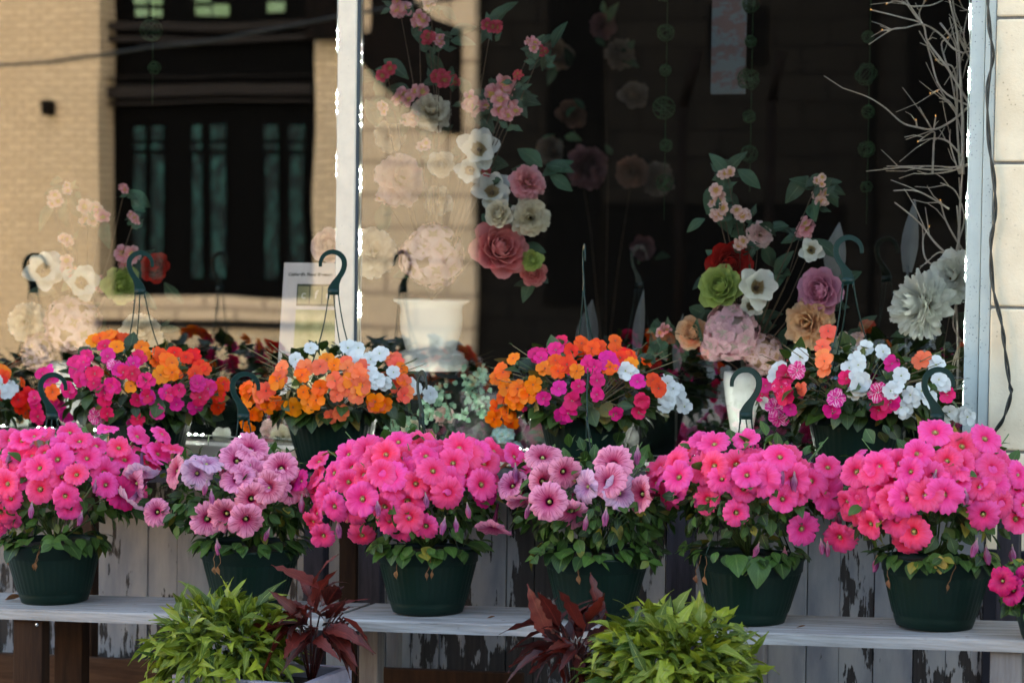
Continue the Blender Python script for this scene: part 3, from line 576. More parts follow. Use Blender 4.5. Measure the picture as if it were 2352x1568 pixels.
mb = MB(); yy = YB-.145; zt = at(250, 1504, yy); mb.box((-5, yy, zt.z-SL*1.6-.11), (X(560, yy, 1500), yy+.02, zt.z-SL*1.6), shear=SL*.8); mb.build('rail', MAT['railwood'], bb, bevel=.003)
mb = MB(); zt = at(1000, 1545, yy); mb.box((X(820, yy, 1500), yy, zt.z-.12), (X(1200, yy, 1500), yy+.02, zt.z), shear=SL); mb.build('rail', MAT['brownwood'], bb, bevel=.003)

# ------------------------------------------------------------------ hanging baskets
def pot_mesh():
    mb = MB(); R0, R1 = .088, .125
    pr = [(R0-.012, 0), (R0-.003, .004), (R0, .012), (R0+.004, .024), (R0+.0035, .027), (R0+.006, .032), (R0+.010, .046), (R0+.024, .10), (R0+.0285, .118), (R0+.0300, .124), (R0+.034, .126), (R0+.0345, .150), (R1+.001, .153), (R1+.001, HP), (R1-.004, HP), (R1-.008, HP-.012), (R1-.012, HP-.03)]
    def mod(t, i): return 1 + (.012*(1 if math.sin(t*44) > .2 else 0) if 5 <= i <= 8 else 0)
    mb.lathe(pr, 176, mod=mod); return mb.mesh('pot', MAT['potgreen'])
def soil_mesh():
    mb = MB(); mb.lathe([(.113, HP-.022), (.08, HP-.012), (.001, HP-.008)], 24, cap=False); return mb.mesh('soil', MAT['soil'])
POT, SOIL = pot_mesh(), soil_mesh()
def hook_path(t):
    """t 0 tip .. 1 root; x,z of the centre line of the question-mark hook, 0,0 at the plate bottom"""
    pts = [(-.0345, .073), (-.0335, .088), (-.024, .104), (-.006, .1125), (.013, .109), (.0265, .096), (.030, .078), (.025, .060), (.014, .042), (.005, .026), (.0, .010)]
    f = t*(len(pts)-1); i = min(int(f), len(pts)-2); f -= i
    p = [pts[max(i-1, 0)], pts[i], pts[i+1], pts[min(i+2, len(pts)-1)]]
    return tuple(.5*((2*p[1][k]) + (-p[0][k]+p[2][k])*f + (2*p[0][k]-5*p[1][k]+4*p[2][k]-p[3][k])*f*f + (-p[0][k]+3*p[1][k]-3*p[2][k]+p[3][k])*f**3) for k in (0, 1))
def hook_mesh():
    mb = MB(); n = 34; L = []; Rr = []
    for i in range(n+1):
        t = i/n; x, z = hook_path(t); x2, z2 = hook_path(min(1, t+.01)); x1, z1 = hook_path(max(0, t-.01)); d = V((x2-x1, 0, z2-z1)).normalized(); s = V((-d.z, 0, d.x))
        wd = .0032 + .0027*min(1, t*2.2) + .0095*max(0, (t-.78)/.22)**1.2; c = V((x, 0, z)); L.append(c+s*wd); Rr.append(c-s*wd)
    mb.tube(L, .0015, 6); mb.tube(Rr, .0015, 6)
    vs = []; fs = []
    for a, b in zip(L, Rr): vs += [a+V((0, -.0008, 0)), b+V((0, -.0008, 0)), a+V((0, .0008, 0)), b+V((0, .0008, 0))]
    for i in range(n): k = i*4; fs += [(k, k+1, k+5, k+4), (k+2, k+6, k+7, k+3)]
    mb.add(vs, fs)
    for i in range(0, n-3, 3):
        a, b = (L[i], Rr[i+3]) if (i//3) % 2 else (Rr[i], L[i+3]); mb.tube([a, b], .0011, 4)
    mb.box((-.0155, -.0014, -.003), (.0155, .0014, .0135))
    for q in (-.013, 0, .013): mb.tube([(q, 0, .002), (q, 0, -.008), (q, 0, -.014)], [.003, .0022, .0017], 6); return mb.mesh('hook', MAT['hookgreen'])
HOOK = hook_mesh()
def wire(mb, a, b, bow):
    a, b = V(a), V(b); pts = []
    for i in range(15):
        t = i/14; p = a.lerp(b, t); o = V((b.x-a.x, b.y-a.y, 0)); o = o.normalized() if o.length > 1e-4 else V((0, 0, 0)); pts.append(p - o*bow*math.sin(PI*t)*(1-t*.4))
    mb.tube(pts, .0017, 6)
def ell_hit(px, py, c, r, k=1.):
    """point of the plant's dome under this spot of the photo, nearest side"""
    d = ray(px, py).normalized(); o = CAM; a = V((d.x/r[0], d.y/r[1], d.z/r[2])); b = V(((o.x-c.x)/r[0], (o.y-c.y)/r[1], (o.z-c.z)/r[2]))/k; a = a/k
    A = a.dot(a); B = a.dot(b); C = b.dot(b)-1; D = B*B-A*C
    t = (-B - math.sqrt(D))/A if D > 0 else -B/A
    p = o + d*t; nn = V(((p.x-c.x)/r[0]**2, (p.y-c.y)/r[1]**2, (p.z-c.z)/r[2]**2)); return p, nn.normalized()
OV = [.12, .55, .92, 1.0, .82, .5, .06]
LAN = [.10, .5, .85, .95, .8, .5, .22, .03]
def foliage(mb, c, r, n, size, zr, prof, low=.0, W=.34):
    for i in range(n):
        u = rnd.uniform(-.75, 1) if rnd.random() > low else rnd.uniform(-.8, -.1); a = rnd.uniform(0, 2*PI); s = math.sqrt(1-u*u); k = rnd.uniform(.62, 1.02)
        nn = V((s*math.cos(a), s*math.sin(a), u)); p = V((c.x+nn.x*r[0]*k, c.y+nn.y*r[1]*k, c.z+nn.z*r[2]*k))
        if p.z < zr-.005 and math.hypot(p.x-c.x, p.y-c.y) < .14: p.z = zr + rnd.uniform(0, .03)
        d = (nn + V((rnd.uniform(-.7, .7), rnd.uniform(-.7, .7), rnd.uniform(-.9, .5)))).normalized(); up = (nn + V((rnd.uniform(-.5, .5), rnd.uniform(-.5, .5), .6))).normalized(); L = size*rnd.uniform(.6, 1.25)
        mb.blade(p, d, up, L, L*W*rnd.uniform(.85, 1.15), prof, fold=rnd.uniform(.1, .45), curl=rnd.uniform(-.1, .45), var=rnd.random())
def skirt(mb, c, zr, n, size, prof, W=.36, rad=.128):
    for i in range(n):
        a = rnd.uniform(0, 2*PI); o = V((math.cos(a), math.sin(a), 0)); p = V((c.x, c.y, zr+rnd.uniform(.0, .02))) + o*rad*rnd.uniform(.85, 1.0); L = size*rnd.uniform(.65, 1.3)
        mb.blade(p, (o*rnd.uniform(.6, 1.2)+V((rnd.uniform(-.5, .5), rnd.uniform(-.5, .5), rnd.uniform(-.9, .1)))), o*.6+V((0, 0, 1)), L, L*W, prof, fold=rnd.uniform(.1, .35), curl=rnd.uniform(.1, .5), var=rnd.random())
def basket(px, prow, label, cat, group, hookpx, phi, hooktop):
    Y = YF if prow == 'f' else YB; zfun = zf if prow == 'f' else zbk
    x = at(px, 1200 if prow == 'f' else 900, Y).x; z = zfun(x); b = thing('hanging_basket', label, cat, (x, Y, z), group)
    o = bpy.data.objects.new('pot', POT); scene.collection.objects.link(o); o.parent = b; o.rotation_euler = (0, -math.atan(SL), rnd.uniform(0, 6))
    s = bpy.data.objects.new('soil', SOIL); scene.collection.objects.link(s); s.parent = b
    hp = at(hookpx, hooktop, Y); hz = hp.z - .113; h = bpy.data.objects.new('hanger', HOOK); scene.collection.objects.link(h); h.parent = b
    h.location = (hp.x-x, 0, hz-z); h.rotation_euler = (0, rnd.uniform(-.04, .04), YAW+phi)
    rot = YAW+phi; ax = V((math.cos(rot), math.sin(rot), 0)); top = V((hp.x, Y, hz))
    for k, off in enumerate((-.013, 0, .013)):
        a = rot + (PI, -PI/2+.3, 0)[k] + .35; e = V((x+.121*math.cos(a), Y+.121*math.sin(a), z+HP-.006)); mb = MB(); wire(mb, top+ax*off, e, .022)
        wo = mb.build('wire', MAT['hookgreen'], b, smooth=True)
    return b, V((x, Y, z+HP))
T1 = lambda x, y: (x/3.413, 861.3+y/3.413)
T2 = lambda x, y: (631.6+x/3.413, 861.3+y/3.413)
T3 = lambda x, y: (1148.4+x/3.413, 746.5+y/3.413)
T4 = lambda x, y: (1722.7+x/3.413, 516.8+y/3.413)
T5 = lambda x, y: (1720.4+x/3.413, 976.2+y/3.413)
TA = lambda x, y: (x/3.901, 516.8+y/3.901)
TB = lambda x, y: (516.8+x/3.901, 516.8+y/3.901)
def petunias(b, top, blooms, wilts, kind, dens, ctr, rr, extra=0, rim=None):
    c = V((ctr[0], top.y, ctr[1])); fol = MB()
    lo = .5; foliage(fol, c, (rr[0]*.95, rr[1]*.95, rr[2]*.95), int(dens*1.15), .035, top.z, OV, lo); skirt(fol, top, top.z, rnd.randint(42, 70), rnd.uniform(.031, .039), OV, .42); skirt(fol, top, top.z, rnd.randint(5, 11), .055, OV, .40)
    for _ in range(rnd.randint(2, 4)):    # runners trailing over the rim
        a = rnd.uniform(0, 2*PI); o = V((math.cos(a), math.sin(a), 0)); q = V((top.x, top.y, top.z+.02))+o*.11; vel = o*.022+V((0, 0, .008)); pp = [q]
        for k in range(rnd.randint(2, 4)):
            vel = vel*.86+V((rnd.uniform(-.004, .004), rnd.uniform(-.003, .003), -.0055)); q = q+vel; pp.append(q)
            for sgn in (-1, 1): fol.blade(q, vel.normalized()*.5+vel.cross(V((0, 0, 1))).normalized()*sgn+V((0, 0, rnd.uniform(-.4, .4))), o*.7+V((0, 0, .7)), rnd.uniform(.022, .038), rnd.uniform(.009, .014), OV, fold=.25, curl=.25, var=rnd.random())
        fol.tube(pp, .0013, 4, var=.6)
    fol.build('foliage', MAT['petleaf'], b, smooth=True)
    tw = MB()
    for i in range(26):
        a = rnd.uniform(0, 2*PI); e = V((c.x+rr[0]*math.cos(a)*rnd.uniform(.6, 1), c.y+rr[1]*math.sin(a)*rnd.uniform(.6, 1), c.z+rnd.uniform(-.4, .9)*rr[2])); s0 = V((top.x, top.y, top.z-.01)); m = s0.lerp(e, .5)+V((0, 0, .03)); tw.tube([s0, m, e], [.0022, .0018, .0012], 4)
        for k in range(5): t = .5+.1*k; q = m.lerp(e, (t-.5)*2); tw.blade(q, (rnd.uniform(-1, 1), rnd.uniform(-1, 1), rnd.uniform(-.3, 1)), (0, 0, 1), .02, .006, OV, var=.5, mi=1)
    tw.build('stems', [MAT['stem'], MAT['petleaf']], b, smooth=True)
    pts = []
    for (px, py, *q) in blooms:
        p, nn = ell_hit(px, py, c, rr); pts.append(p); col = q[0] if q else kind; R_ = .0390*(1.2 if col in ('mauve', 'lilac') else 1)*rnd.uniform(.9, 1.08)
        face = nn*1.1 + (CAM-p).normalized()*(.75 if len(q) < 2 else .0) + V((rnd.uniform(-.6, .6), rnd.uniform(-.2, .2), rnd.uniform(-.3, .7)))
        if len(q) > 1: face = V(q[1])
        inst('bloom', rnd.choice(PET[col]), b, p + nn*rnd.uniform(-.022, .024), face, R_*rnd.uniform(.84, 1.08))
    for k in range(int(extra*.6)):   # blooms of the same plant seen between and behind the front ones
        u = rnd.uniform(-.25, 1); a = rnd.uniform(0, 2*PI); s = math.sqrt(1-u*u); nn = V((s*math.cos(a), s*math.sin(a), u)); kk = rnd.uniform(.82, .95)
        p = V((c.x+nn.x*rr[0]*kk, c.y+nn.y*rr[1]*kk, c.z+nn.z*rr[2]*kk)); inst('bloom', rnd.choice(PET[kind]), b, p, nn+V((0, 0, .3)), .034*rnd.uniform(.85, 1))
    for (px, py) in wilts:
        p, nn = ell_hit(px, py-8, c, rr); inst('wilted_bloom', rnd.choice(WILT), b, p+nn*.012, (rnd.uniform(-.3, .3), -.25, -1), .021*rnd.uniform(.8, 1.15))
    nb = rnd.randint(1, 3)
    for k in range(nb):
        mb = MB(); a = rnd.uniform(PI*1.1, PI*1.9); o = V((math.cos(a), math.sin(a), 0)); p = V((top.x, top.y, top.z+.004))+o*.128; pp = [p]
        for q in range(5): pp.append(pp[-1]+V((rnd.uniform(-.006, .006), -.002, -.009)))
        mb.blade(pp[-1], (rnd.uniform(-.3, .3), -.1, -1), o, .022, .006, LAN, fold=.6, curl=.3, var=rnd.random(), twist=1.5); mb.tube(pp, .0009, 4, var=.5); mb.build('dry_leaf', MAT['dry'], b, smooth=True)
def front(px, label, kind, bl, wi, hk, phi, ht, cpx, rr, extra, dens=330):
    b, top = basket(px, 'f', label, 'flower basket', 'petunia baskets on the front benches', hk, phi, ht)
    c = at(cpx[0], cpx[1], YF); petunias(b, top, bl, wi, kind, dens, (c.x, c.z), rr, extra); return b
f1 = [T1(*p) for p in [(85,515),(190,550),(345,600),(285,530),(450,665),(335,470),(545,470),(500,560),(680,645),(620,560),(820,480),(985,650),(910,610),(1090,460),(1240,500),(1270,590),(1145,690),(1340,600),(1240,580),(835,740),(320,740),(215,700),(485,785),(600,790),(45,765),(80,855),(315,890),(520,940),(10,660),(540,1060),(830,860),(750,560),(120,600),(20,1060),(90,960),(0,1140),(50,1110),(30,540),(1010,560),(560,650),(160,800),(60,690)]]
f1 += [T1(940, 920)+('magenta',)]
f2 = [T1(x, y) for x, y in [(1255,1055),(1965,570),(1860,640),(1860,800),(1970,970),(2100,880),(1620,1130),(1765,1105),(1930,1110),(1990,760)]] + [T1(1355, 730)+('mauve', (-.6, -.8, .3)), T1(1550, 770)+('lilac', (.5, -.9, .2)), T1(1635, 705)+('lilac', (.2, -.3, 1)), T1(1160, 790)+('lilac', (.3, -.5, -.8)), T1(1085, 985)+('lilac', (-.5, -.4, -.8)), T1(1040, 850)+('mauve', (-.4, -.7, -.2)), T2(40, 740), T2(120, 870), T2(0, 850), T1(2090, 680)]
f3 = [T2(*p) for p in [(970,520),(1345,525),(770,630),(1185,650),(1010,600),(1665,650),(1600,500),(1590,570),(1500,765),(1390,700),(1240,770),(995,705),(1030,790),(855,780),(655,760),(560,690),(545,590),(445,760),(400,700),(550,835),(925,875),(1105,850),(705,960),(405,955),(1350,920),(1030,1005),(845,1050),(1055,1100),(895,1145),(1180,1165),(370,1050),(340,1120),(410,1220),(700,1230),(500,1010),(1740,570),(700,540),(810,500),(1090,560),(600,1070),(1440,600),(1230,560),(980,1230),(1600,860),(330,800),(1380,830),(1130,500),(1500,640),(1290,640),(930,800),(660,880),(880,640)]]
f3 += [T2(1665, 930)+('magenta',), T2(1850, 660), T2(1950, 730), T2(255, 830)+('magenta',), T2(255, 910)]
f4 = [T3(*p) for p in [(330,1015),(75,1245),(415,1375),(850,1215)]] + [T3(890, 1060)+('mauve', (.2, -.9, .5)), T3(490, 1130)+('mauve', (.7, -.7, -.1)), T3(660, 1250)+('lilac', (-.6, -.8, .1)), T3(545, 1490)+('mauve', (.2, -.8, -.7)), T3(320, 1210)+('mauve', (.5, -.5, .1)), T2(1725, 1190)+('mauve', (.0, -.45, -.9)), T3(1110, 1320)+('mauve', (-.5, -.9, .1)), T3(960, 1300)+('lilac', (.7, -.6, .3)), T3(160, 1375)+('mauve', (.1, -.4, -.9))]
f5 = [T3(*p) for p in [(1685,940),(1840,1045),(1440,980),(1260,1115),(1400,1090),(1560,1085),(1590,900),(1340,1275),(1450,1200),(1580,1385),(1905,1275),(1940,1180),(1930,880),(1855,1470),(1200,1230),(1260,1360),(1680,1110),(1740,1200)]] + [T5(*p) for p in [(120,315),(285,200),(410,335),(575,350),(230,270),(265,575),(375,525),(585,525),(170,420),(250,420),(630,400),(405,785),(100,420),(590,610),(330,430),(480,430)]]
f6 = [T5(*p) for p in [(860,375),(1115,400),(1275,380),(845,580),(1390,540),(1525,540),(1130,575),(1005,660),(760,600),(880,660),(960,760),(1150,745),(1295,800),(1235,905),(760,830),(700,890),(1330,250),(1460,110),(1545,290),(1755,280),(1670,180),(1830,160),(1885,240),(1990,300),(1810,480),(1930,440),(1955,600),(1815,680),(2075,715),(2120,385),(2140,620),(2150,480),(1900,350),(1400,300),(1050,350),(1180,300),(1180,650),(900,790),(1420,430),(1640,420),(1560,180),(1250,560),(1930,530),(780,700),(1010,500),(1300,460),(1650,300),(1000,400)]]
W1 = [T1(*p) for p in [(745,850),(25,960),(270,1000),(645,1065),(90,650)]]
W2 = [T1(*p) for p in [(1670,920),(2110,1190),(1710,1270),(1640,860)]]
W3 = [T2(*p) for p in [(520,1130),(1180,940),(1330,1110),(1490,1010),(1405,1110),(820,990),(860,580),(250,950)]]
W4 = [T3(*p) for p in [(150,1130),(260,1410),(1070,1000),(835,1440),(690,1490)]]
W5 = [T5(*p) for p in [(80,900),(270,930),(340,400),(240,350),(650,680)]]
W6 = [T5(*p) for p in [(1020,1000),(1780,870),(1680,520),(590,880),(640,900),(1470,390),(1840,920),(2040,920)]]
H = PI
front(127, 'hot pink petunia basket farthest left on the front bench', 'pink', f1, W1, 120, H, 860, (155, 1110), (.225, .19, .135), 22)
front(575, 'veined mauve petunia basket above the left lime-leaved planter', 'mauve', f2, W2, 560, H, 858, (545, 1130), (.215, .17, .135), 4, 420)
front(985, 'hot pink petunia basket, the fullest one, just right of the wine-leaved plant', 'pink', f3, W3, 970, PI*.62, 855, (955, 1115), (.235, .19, .145), 26)
front(1370, 'veined mauve petunia basket behind the right lime-leaved planter', 'mauve', f4, W4, 1350, PI*.5, 850, (1370, 1135), (.215, .17, .135), 3, 460)
front(1720, 'hot pink petunia basket whose hook opens to the left, right of the mauve one', 'pink', f5, W5, 1715, .15, 848, (1725, 1115), (.205, .18, .135), 18)
b6 = front(2150, 'hot pink petunia basket in front of the stone pier with a yellowed leaf', 'pink', f6, W6, 2155, H, 848, (2140, 1120), (.225, .19, .14), 24)
MAT['yellow'] = leafmat('yellowed_leaf', (.40, .26, .05), (.50, .34, .08), (.55, .42, .14), tr=.25)
mb = MB(); p = at(2160, 1276, YF-.137); mb.blade(p, (.02, -.12, -1), (0, -1, -.1), .040, .0155, OV, fold=.15, curl=.1, var=.6, cols=5); o = mb.build('yellow_leaf', MAT['yellow'], b6, smooth=True); o['label'] = 'yellowed leaf hanging over the rim'
# impatiens, back row
def imp(px, label, bl, hk, phi, ht, cpx, rr, dens=260, nskirt=70):
    b, top = basket(px, 'b', label, 'flower basket', 'impatiens baskets on the rear bench', hk, phi, ht)
    c = at(cpx[0], cpx[1], YB); fol = MB(); foliage(fol, c, (rr[0]*.92, rr[1]*.92, rr[2]*.9), dens, .046, top.z, OV, .35, .36); skirt(fol, top, top.z, nskirt, .055, OV, .38); fol.build('foliage', MAT['impleaf'], b, smooth=True)
    tw = MB()
    for i in range(40):
        a = rnd.uniform(0, 2*PI); k = rnd.uniform(.75, 1.12); e = V((c.x+rr[0]*math.cos(a)*k, c.y+rr[1]*math.sin(a)*k, c.z+rnd.uniform(-.5, .95)*rr[2])); s0 = V((top.x, top.y, top.z-.01)); m = s0.lerp(e, .6)+V((0, 0, .02)); tw.tube([s0, m, e], [.0024, .0016, .0009], 4)
        tw.blade(e, (e-s0), (0, 0, 1), .014, .003, OV, fold=.5, var=.9, mi=1)
    tw.build('stems', [MAT['redstem'], MAT['impleaf']], b, smooth=True)
    n = 0
    for px_, py_, col in bl:
        p, nn = ell_hit(px_, py_, c, rr); p = p+nn*.006
        m = rnd.choice(IMP[col if not (col == 'ipink' and rnd.random() < .07) else 'istripe'])
        inst('bloom', m, b, p, nn*.8+(CAM-p).normalized()*1.3+V((rnd.uniform(-.5, .5), 0, rnd.uniform(-.3, .5))), .0228*rnd.uniform(.85, 1.15)); n += 1
    for k in range(max(0, min(20, 92-n))):
        u = rnd.uniform(-.35, .95); a = rnd.uniform(0, 2*PI); s = math.sqrt(1-u*u); nn = V((s*math.cos(a), s*math.sin(a), u)); kk = rnd.uniform(.85, .98); p = V((c.x+nn.x*rr[0]*kk, c.y+nn.y*rr[1]*kk, c.z+nn.z*rr[2]*kk))
        # colour of the nearest listed bloom across the basket
        col = min(bl, key=lambda q: abs(at(q[0], q[1], YB).x-p.x)+.6*abs(at(q[0], q[1], YB).z-p.z))[2]
        if nn.y < .1 and rnd.random() < .45: continue
        inst('bloom', rnd.choice(IMP[col]), b, p, nn, .021*rnd.uniform(.8, 1))
    return b
def L(T, col, pts): return [T(*p)+(col,) for p in pts]
b1 = L(TA, 'iorange', [(840,1050),(900,1030),(980,1010),(1040,1030),(1050,1110),(1270,1110),(1300,1170),(1540,1250),(1440,1350),(1500,1230),(1540,1330)]) + L(TA, 'ired', [(1720,1190),(1740,1340),(1830,1300),(1560,1160),(1430,1180),(1980,1430),(1940,1520),(1660,1200),(1120,1040),(1790,1270)])
b1 += L(TA, 'ipink', [(945,1100),(780,1190),(760,1240),(690,1260),(970,1190),(1030,1270),(730,1370),(700,1320),(450,1320),(470,1400),(850,1420),(1020,1450),(630,1470),(1200,1250),(1110,1330),(1310,1400),(1190,1340),(1600,1480),(1330,1540),(1860,1450),(1760,1430),(1490,1500),(950,1500),(1240,1210),(1080,1310),(860,1340),(400,1340)])
b1 += L(T1, 'ipink', [(300,230),(290,170),(480,250),(440,210),(560,130),(640,40),(830,190),(850,290),(760,310),(1080,330),(1240,280),(1160,160),(1340,150),(1380,220),(1560,170),(1540,60),(1620,110),(880,80),(1530,240),(310,310),(700,40),(530,310),(1060,370)]) + L(T1, 'ired', [(1700,240),(1740,80),(1690,130),(430,130)])
b0 = L(T1, 'ired', [(130,190),(210,150),(210,270),(20,20),(0,60),(-60,140),(-120,60),(150,250),(230,200)]) + L(T1, 'iwhite', [(10,80),(70,110),(-60,40),(40,130)]) + L(T1, 'iorange', [(-100, -20), (-200, 60), (-260, 100), (-30, -40), (10, -10)])
b2 = L(TB, 'iwhite', [(770,1120),(640,1220),(680,1270),(1170,1200),(1190,1240),(1380,1170),(1300,1220),(1330,1370),(1290,1340),(1420,1420),(1500,1330),(1820,1500),(1640,1430),(1100,1120),(1190,1120),(1690,1460),(1350,1400)]) + L(TB, 'icoral', [(520,1290),(730,1290),(700,1310),(860,1280),(1080,1240),(1100,1290),(1190,1330),(1510,1230),(1080,1470),(1180,1500),(1590,1520),(500,1380),(990,1400),(350,1520),(1230,1300),(1480,1210),(320,1480),(1530,1260)]) + L(TB, 'iorange', [(980,1270),(915,1220),(860,1460),(240,1500),(230,1450),(1230,1450),(1570,1300),(480,1400),(1570,1380),(700,1350)])
b2 += L(T2, 'iorange', [(355,100),(150,240),(270,220),(330,190),(30,50),(20,210),(850,220),(780,200),(600,50),(230,130)]) + L(T2, 'icoral', [(440,310),(520,280),(470,50),(560,90),(640,150),(790,230),(680,80),(490,150),(1000,50),(1020,130),(660,20)]) + L(T2, 'iwhite', [(765,40),(855,70),(1200,150),(1050,90)])
b2 += L(T1, 'iorange', [(1965,170),(2110,240),(1990,300),(1950,390),(1940,110),(2020,290)]) + L(T1, 'icoral', [(2050,150), (2070,200), (2100,120)])
b3 = L(T3, 'ired', [(640,160),(720,200),(770,190),(900,140),(910,220),(560,220),(530,320),(1010,270),(1190,440),(860,340),(940,270),(980,250),(1230,500)]) + L(T3, 'iorange', [(115,275),(40,380),(440,290),(460,370),(605,370),(360,350),(60,480),(150,500),(240,540),(80,690),(130,590),(270,470),(20,360),(130,540),(1020,320),(100,740),(40,560)])
b3 += L(T3, 'ipink', [(330,270),(300,250),(440,210),(700,320),(740,340),(840,280),(470,500),(350,570),(570,590),(540,680),(760,540),(1070,450),(1100,580),(1080,670),(910,680),(760,440),(480,150),(1110,600),(620,480),(490,700),(860,320)]) + L(T3, 'iwhite', [(980,370),(1020,390),(1340,500),(1370,530),(1290,610),(1300,580),(1380,560),(1430,630),(1300,460)])
b3 += L(T2, 'iorange', [(1750,250),(1730,330),(1860,360),(1830,280),(1830,100),(1990,150),(1750,30),(1900,180)])
b4 = L(T4, 'icoral', [(615,850),(610,900),(590,1080),(580,1050),(1330,1080),(1350,1060),(570,970)]) + L(T4, 'iwhite', [(400,1050),(240,1150),(840,1070),(780,1130),(850,1110),(840,1190),(865,1270),(880,1230),(1140,1270),(1250,1330),(1180,1420),(1180,1190),(910,980),(1040,1010),(1450,1110),(1340,1300),(1470,1220),(1550,1450),(1640,1470),(1490,1540),(140,1390),(1100,1300),(1270,1370),(1210,1450),(1690,1490),(220,1190),(1500,1250),(1400,1360)])
b4 += L(T4, 'ipink', [(290,1180),(260,1270),(110,1320),(140,1260),(210,1420),(330,1430),(240,1490),(1110,1100),(1080,1400),(650,1440),(1010,1440),(1530,1330),(760,1210),(280,1330),(1100,1380)]) + L(T4, 'istripe', [(380,1150),(250,1260),(1000,1310),(680,1350)])
imp(-115, 'scarlet and white impatiens basket cut off by the left edge of the picture', b0, -128, 2.2, 585, (-80, 905), (.20, .17, .12))
imp(338, 'magenta and orange impatiens basket behind the leftmost pink petunias', b1, 322, H, 580, (322, 890), (.255, .18, .125), 330)
imp(767, 'orange, coral and white impatiens basket in front of the cream mullion', b2, 767, 0, 578, (768, 888), (.235, .18, .115), 260)
imp(1345, 'orange, red and magenta impatiens basket behind the right mauve petunias', b3, 1342, PI*.52, 565, (1340, 895), (.245, .18, .125), 320)
imp(1965, 'white and magenta impatiens basket below the white silk peony', b4, 1950, H, 545, (1975, 895), (.255, .18, .12), 360)

# ------------------------------------------------------------------ planters in front of the benches
LIM = [.12, .34, .66, 1.0, .70, .58, .40, .22, .02]
TOOTH = [.10, .42, .70, .95, .72, .85, .60, .66, .34, .36, .12, .02]
def planter(name_label, lime, wine, Y, boxpx):
    a = at(boxpx[0], boxpx[2], Y-.12); b_ = at(boxpx[1], boxpx[2], Y-.12); cx = (a.x+b_.x)/2; z1 = a.z
    t = thing('planter', name_label, 'planter', (cx, Y, gz(cx)), 'planters of lime and wine leaves')
    mb = MB(); x0, x1, y0, y1 = a.x, b_.x, Y-.12, Y+.14; zb_ = gz(cx)
    for q in (((x0, y0, zb_), (x1, y0+.018, z1)), ((x0, y1-.018, zb_), (x1, y1, z1)), ((x0, y0+.019, zb_), (x0+.018, y1-.019, z1)), ((x1-.018, y0+.019, zb_), (x1, y1-.019, z1))): mb.box(*q)
    mb.build('box', MAT['planter'], t, bevel=.002)
    mb = MB(); mb.box((x0+.019, y0+.02, zb_+.02), (x1-.019, y1-.02, z1-.03)); mb.build('soil', MAT['soil'], t)
    for (cpx, cpy, ra, rb, rc, n), nm, mt, prof, size, W in ((lime, 'lime_foliage', 'lime', LIM, .066, .20), (wine, 'wine_foliage', 'wine', TOOTH, .105, .19)):
        c = at(cpx, cpy, Y if nm[0] == 'l' else Y+.03); mb = MB()
        for i in range(n):
            u = rnd.uniform(-.55, 1); an = rnd.uniform(0, 2*PI); s = math.sqrt(1-u*u); k = rnd.uniform(.45, .98) if nm[0] == 'l' else rnd.uniform(.2, .75)
            nn = V((s*math.cos(an), s*math.sin(an), u)); p = V((c.x+nn.x*ra*k, c.y+nn.y*rb*k, c.z+nn.z*rc*k))
            d = (nn + V((rnd.uniform(-.8, .8), rnd.uniform(-.8, .8), rnd.uniform(-.75, .55)))).normalized(); L_ = size*rnd.uniform(.42, 1.28)
            mb.blade(p, d, (nn+V((rnd.uniform(-.4, .4), rnd.uniform(-.4, .4), .8))), L_, L_*W*rnd.uniform(.8, 1.2), prof, fold=rnd.uniform(.15, .6), curl=rnd.uniform(-.15, .85), var=rnd.random()*(.55+.45*k), twist=rnd.uniform(-1.3, 1.3), c2=rnd.uniform(-.08, .12), ruff=.10)
        mb.build(nm, MAT[mt], t, smooth=True)
        tw = MB()
        for i in range(24):
            an = rnd.uniform(0, 2*PI); e = V((c.x+ra*math.cos(an)*.75, c.y+rb*math.sin(an)*.75, c.z+rnd.uniform(-.3, .5)*rc)); s0 = V((c.x, Y, z1-.03)); tw.tube([s0, s0.lerp(e, .5)+V((0, 0, .04)), e], .002, 4)
        tw.build('stems', MAT['stem' if nm[0] == 'l' else 'wine'], t, smooth=True)
planter('planter of lime leaves beside wine-red leaves on its right, below the left mauve petunias', (515, 1500, .165, .15, .125, 860), (728, 1440, .085, .10, .125, 60), 4.98, (395, 700, 1548))
planter('planter of lime leaves with wine-red leaves on its left, below the right mauve petunias', (1545, 1532, .18, .15, .125, 960), (1325, 1490, .10, .09, .105, 60), 4.98, (1350, 1690, 1600))
# magenta petunia cut by the right edge
mp = at(2345, 1380, 5.25); t = thing('petunia_planter', 'dark magenta petunia with small leaves cut off by the right edge', 'flower pot', (mp.x+.03, 5.25, zf(mp.x)))
mb = MB(); mb.lathe([(.05, 0), (.055, .01), (.075, .085), (.08, .085), (.08, .10), (.072, .10)], 28, c=(mp.x+.05, 5.3, zf(mp.x))); mb.build('pot', MAT['potgreen'], t, smooth=True)
mb = MB(); cc = V((mp.x+.05, 5.28, zf(mp.x)+.12)); foliage(mb, cc, (.09, .08, .09), 130, .032, cc.z-.05, OV, .3)
for k in range(30): mb.blade(at(2330+rnd.uniform(-5, 15), 1300+k*4, 5.22), (rnd.uniform(-1, .4), -.3, rnd.uniform(-.2, 1)), (0, -1, .4), .028, .006, LAN, var=rnd.random())
mb.build('foliage', MAT['petleaf'], t, smooth=True)
for px_, py_ in ((2300, 1333), (2325, 1355), (2350, 1330)): inst('bloom', rnd.choice(PET['magenta']), t, at(px_, py_, 5.2), (-.5, -.9, .2), .033)
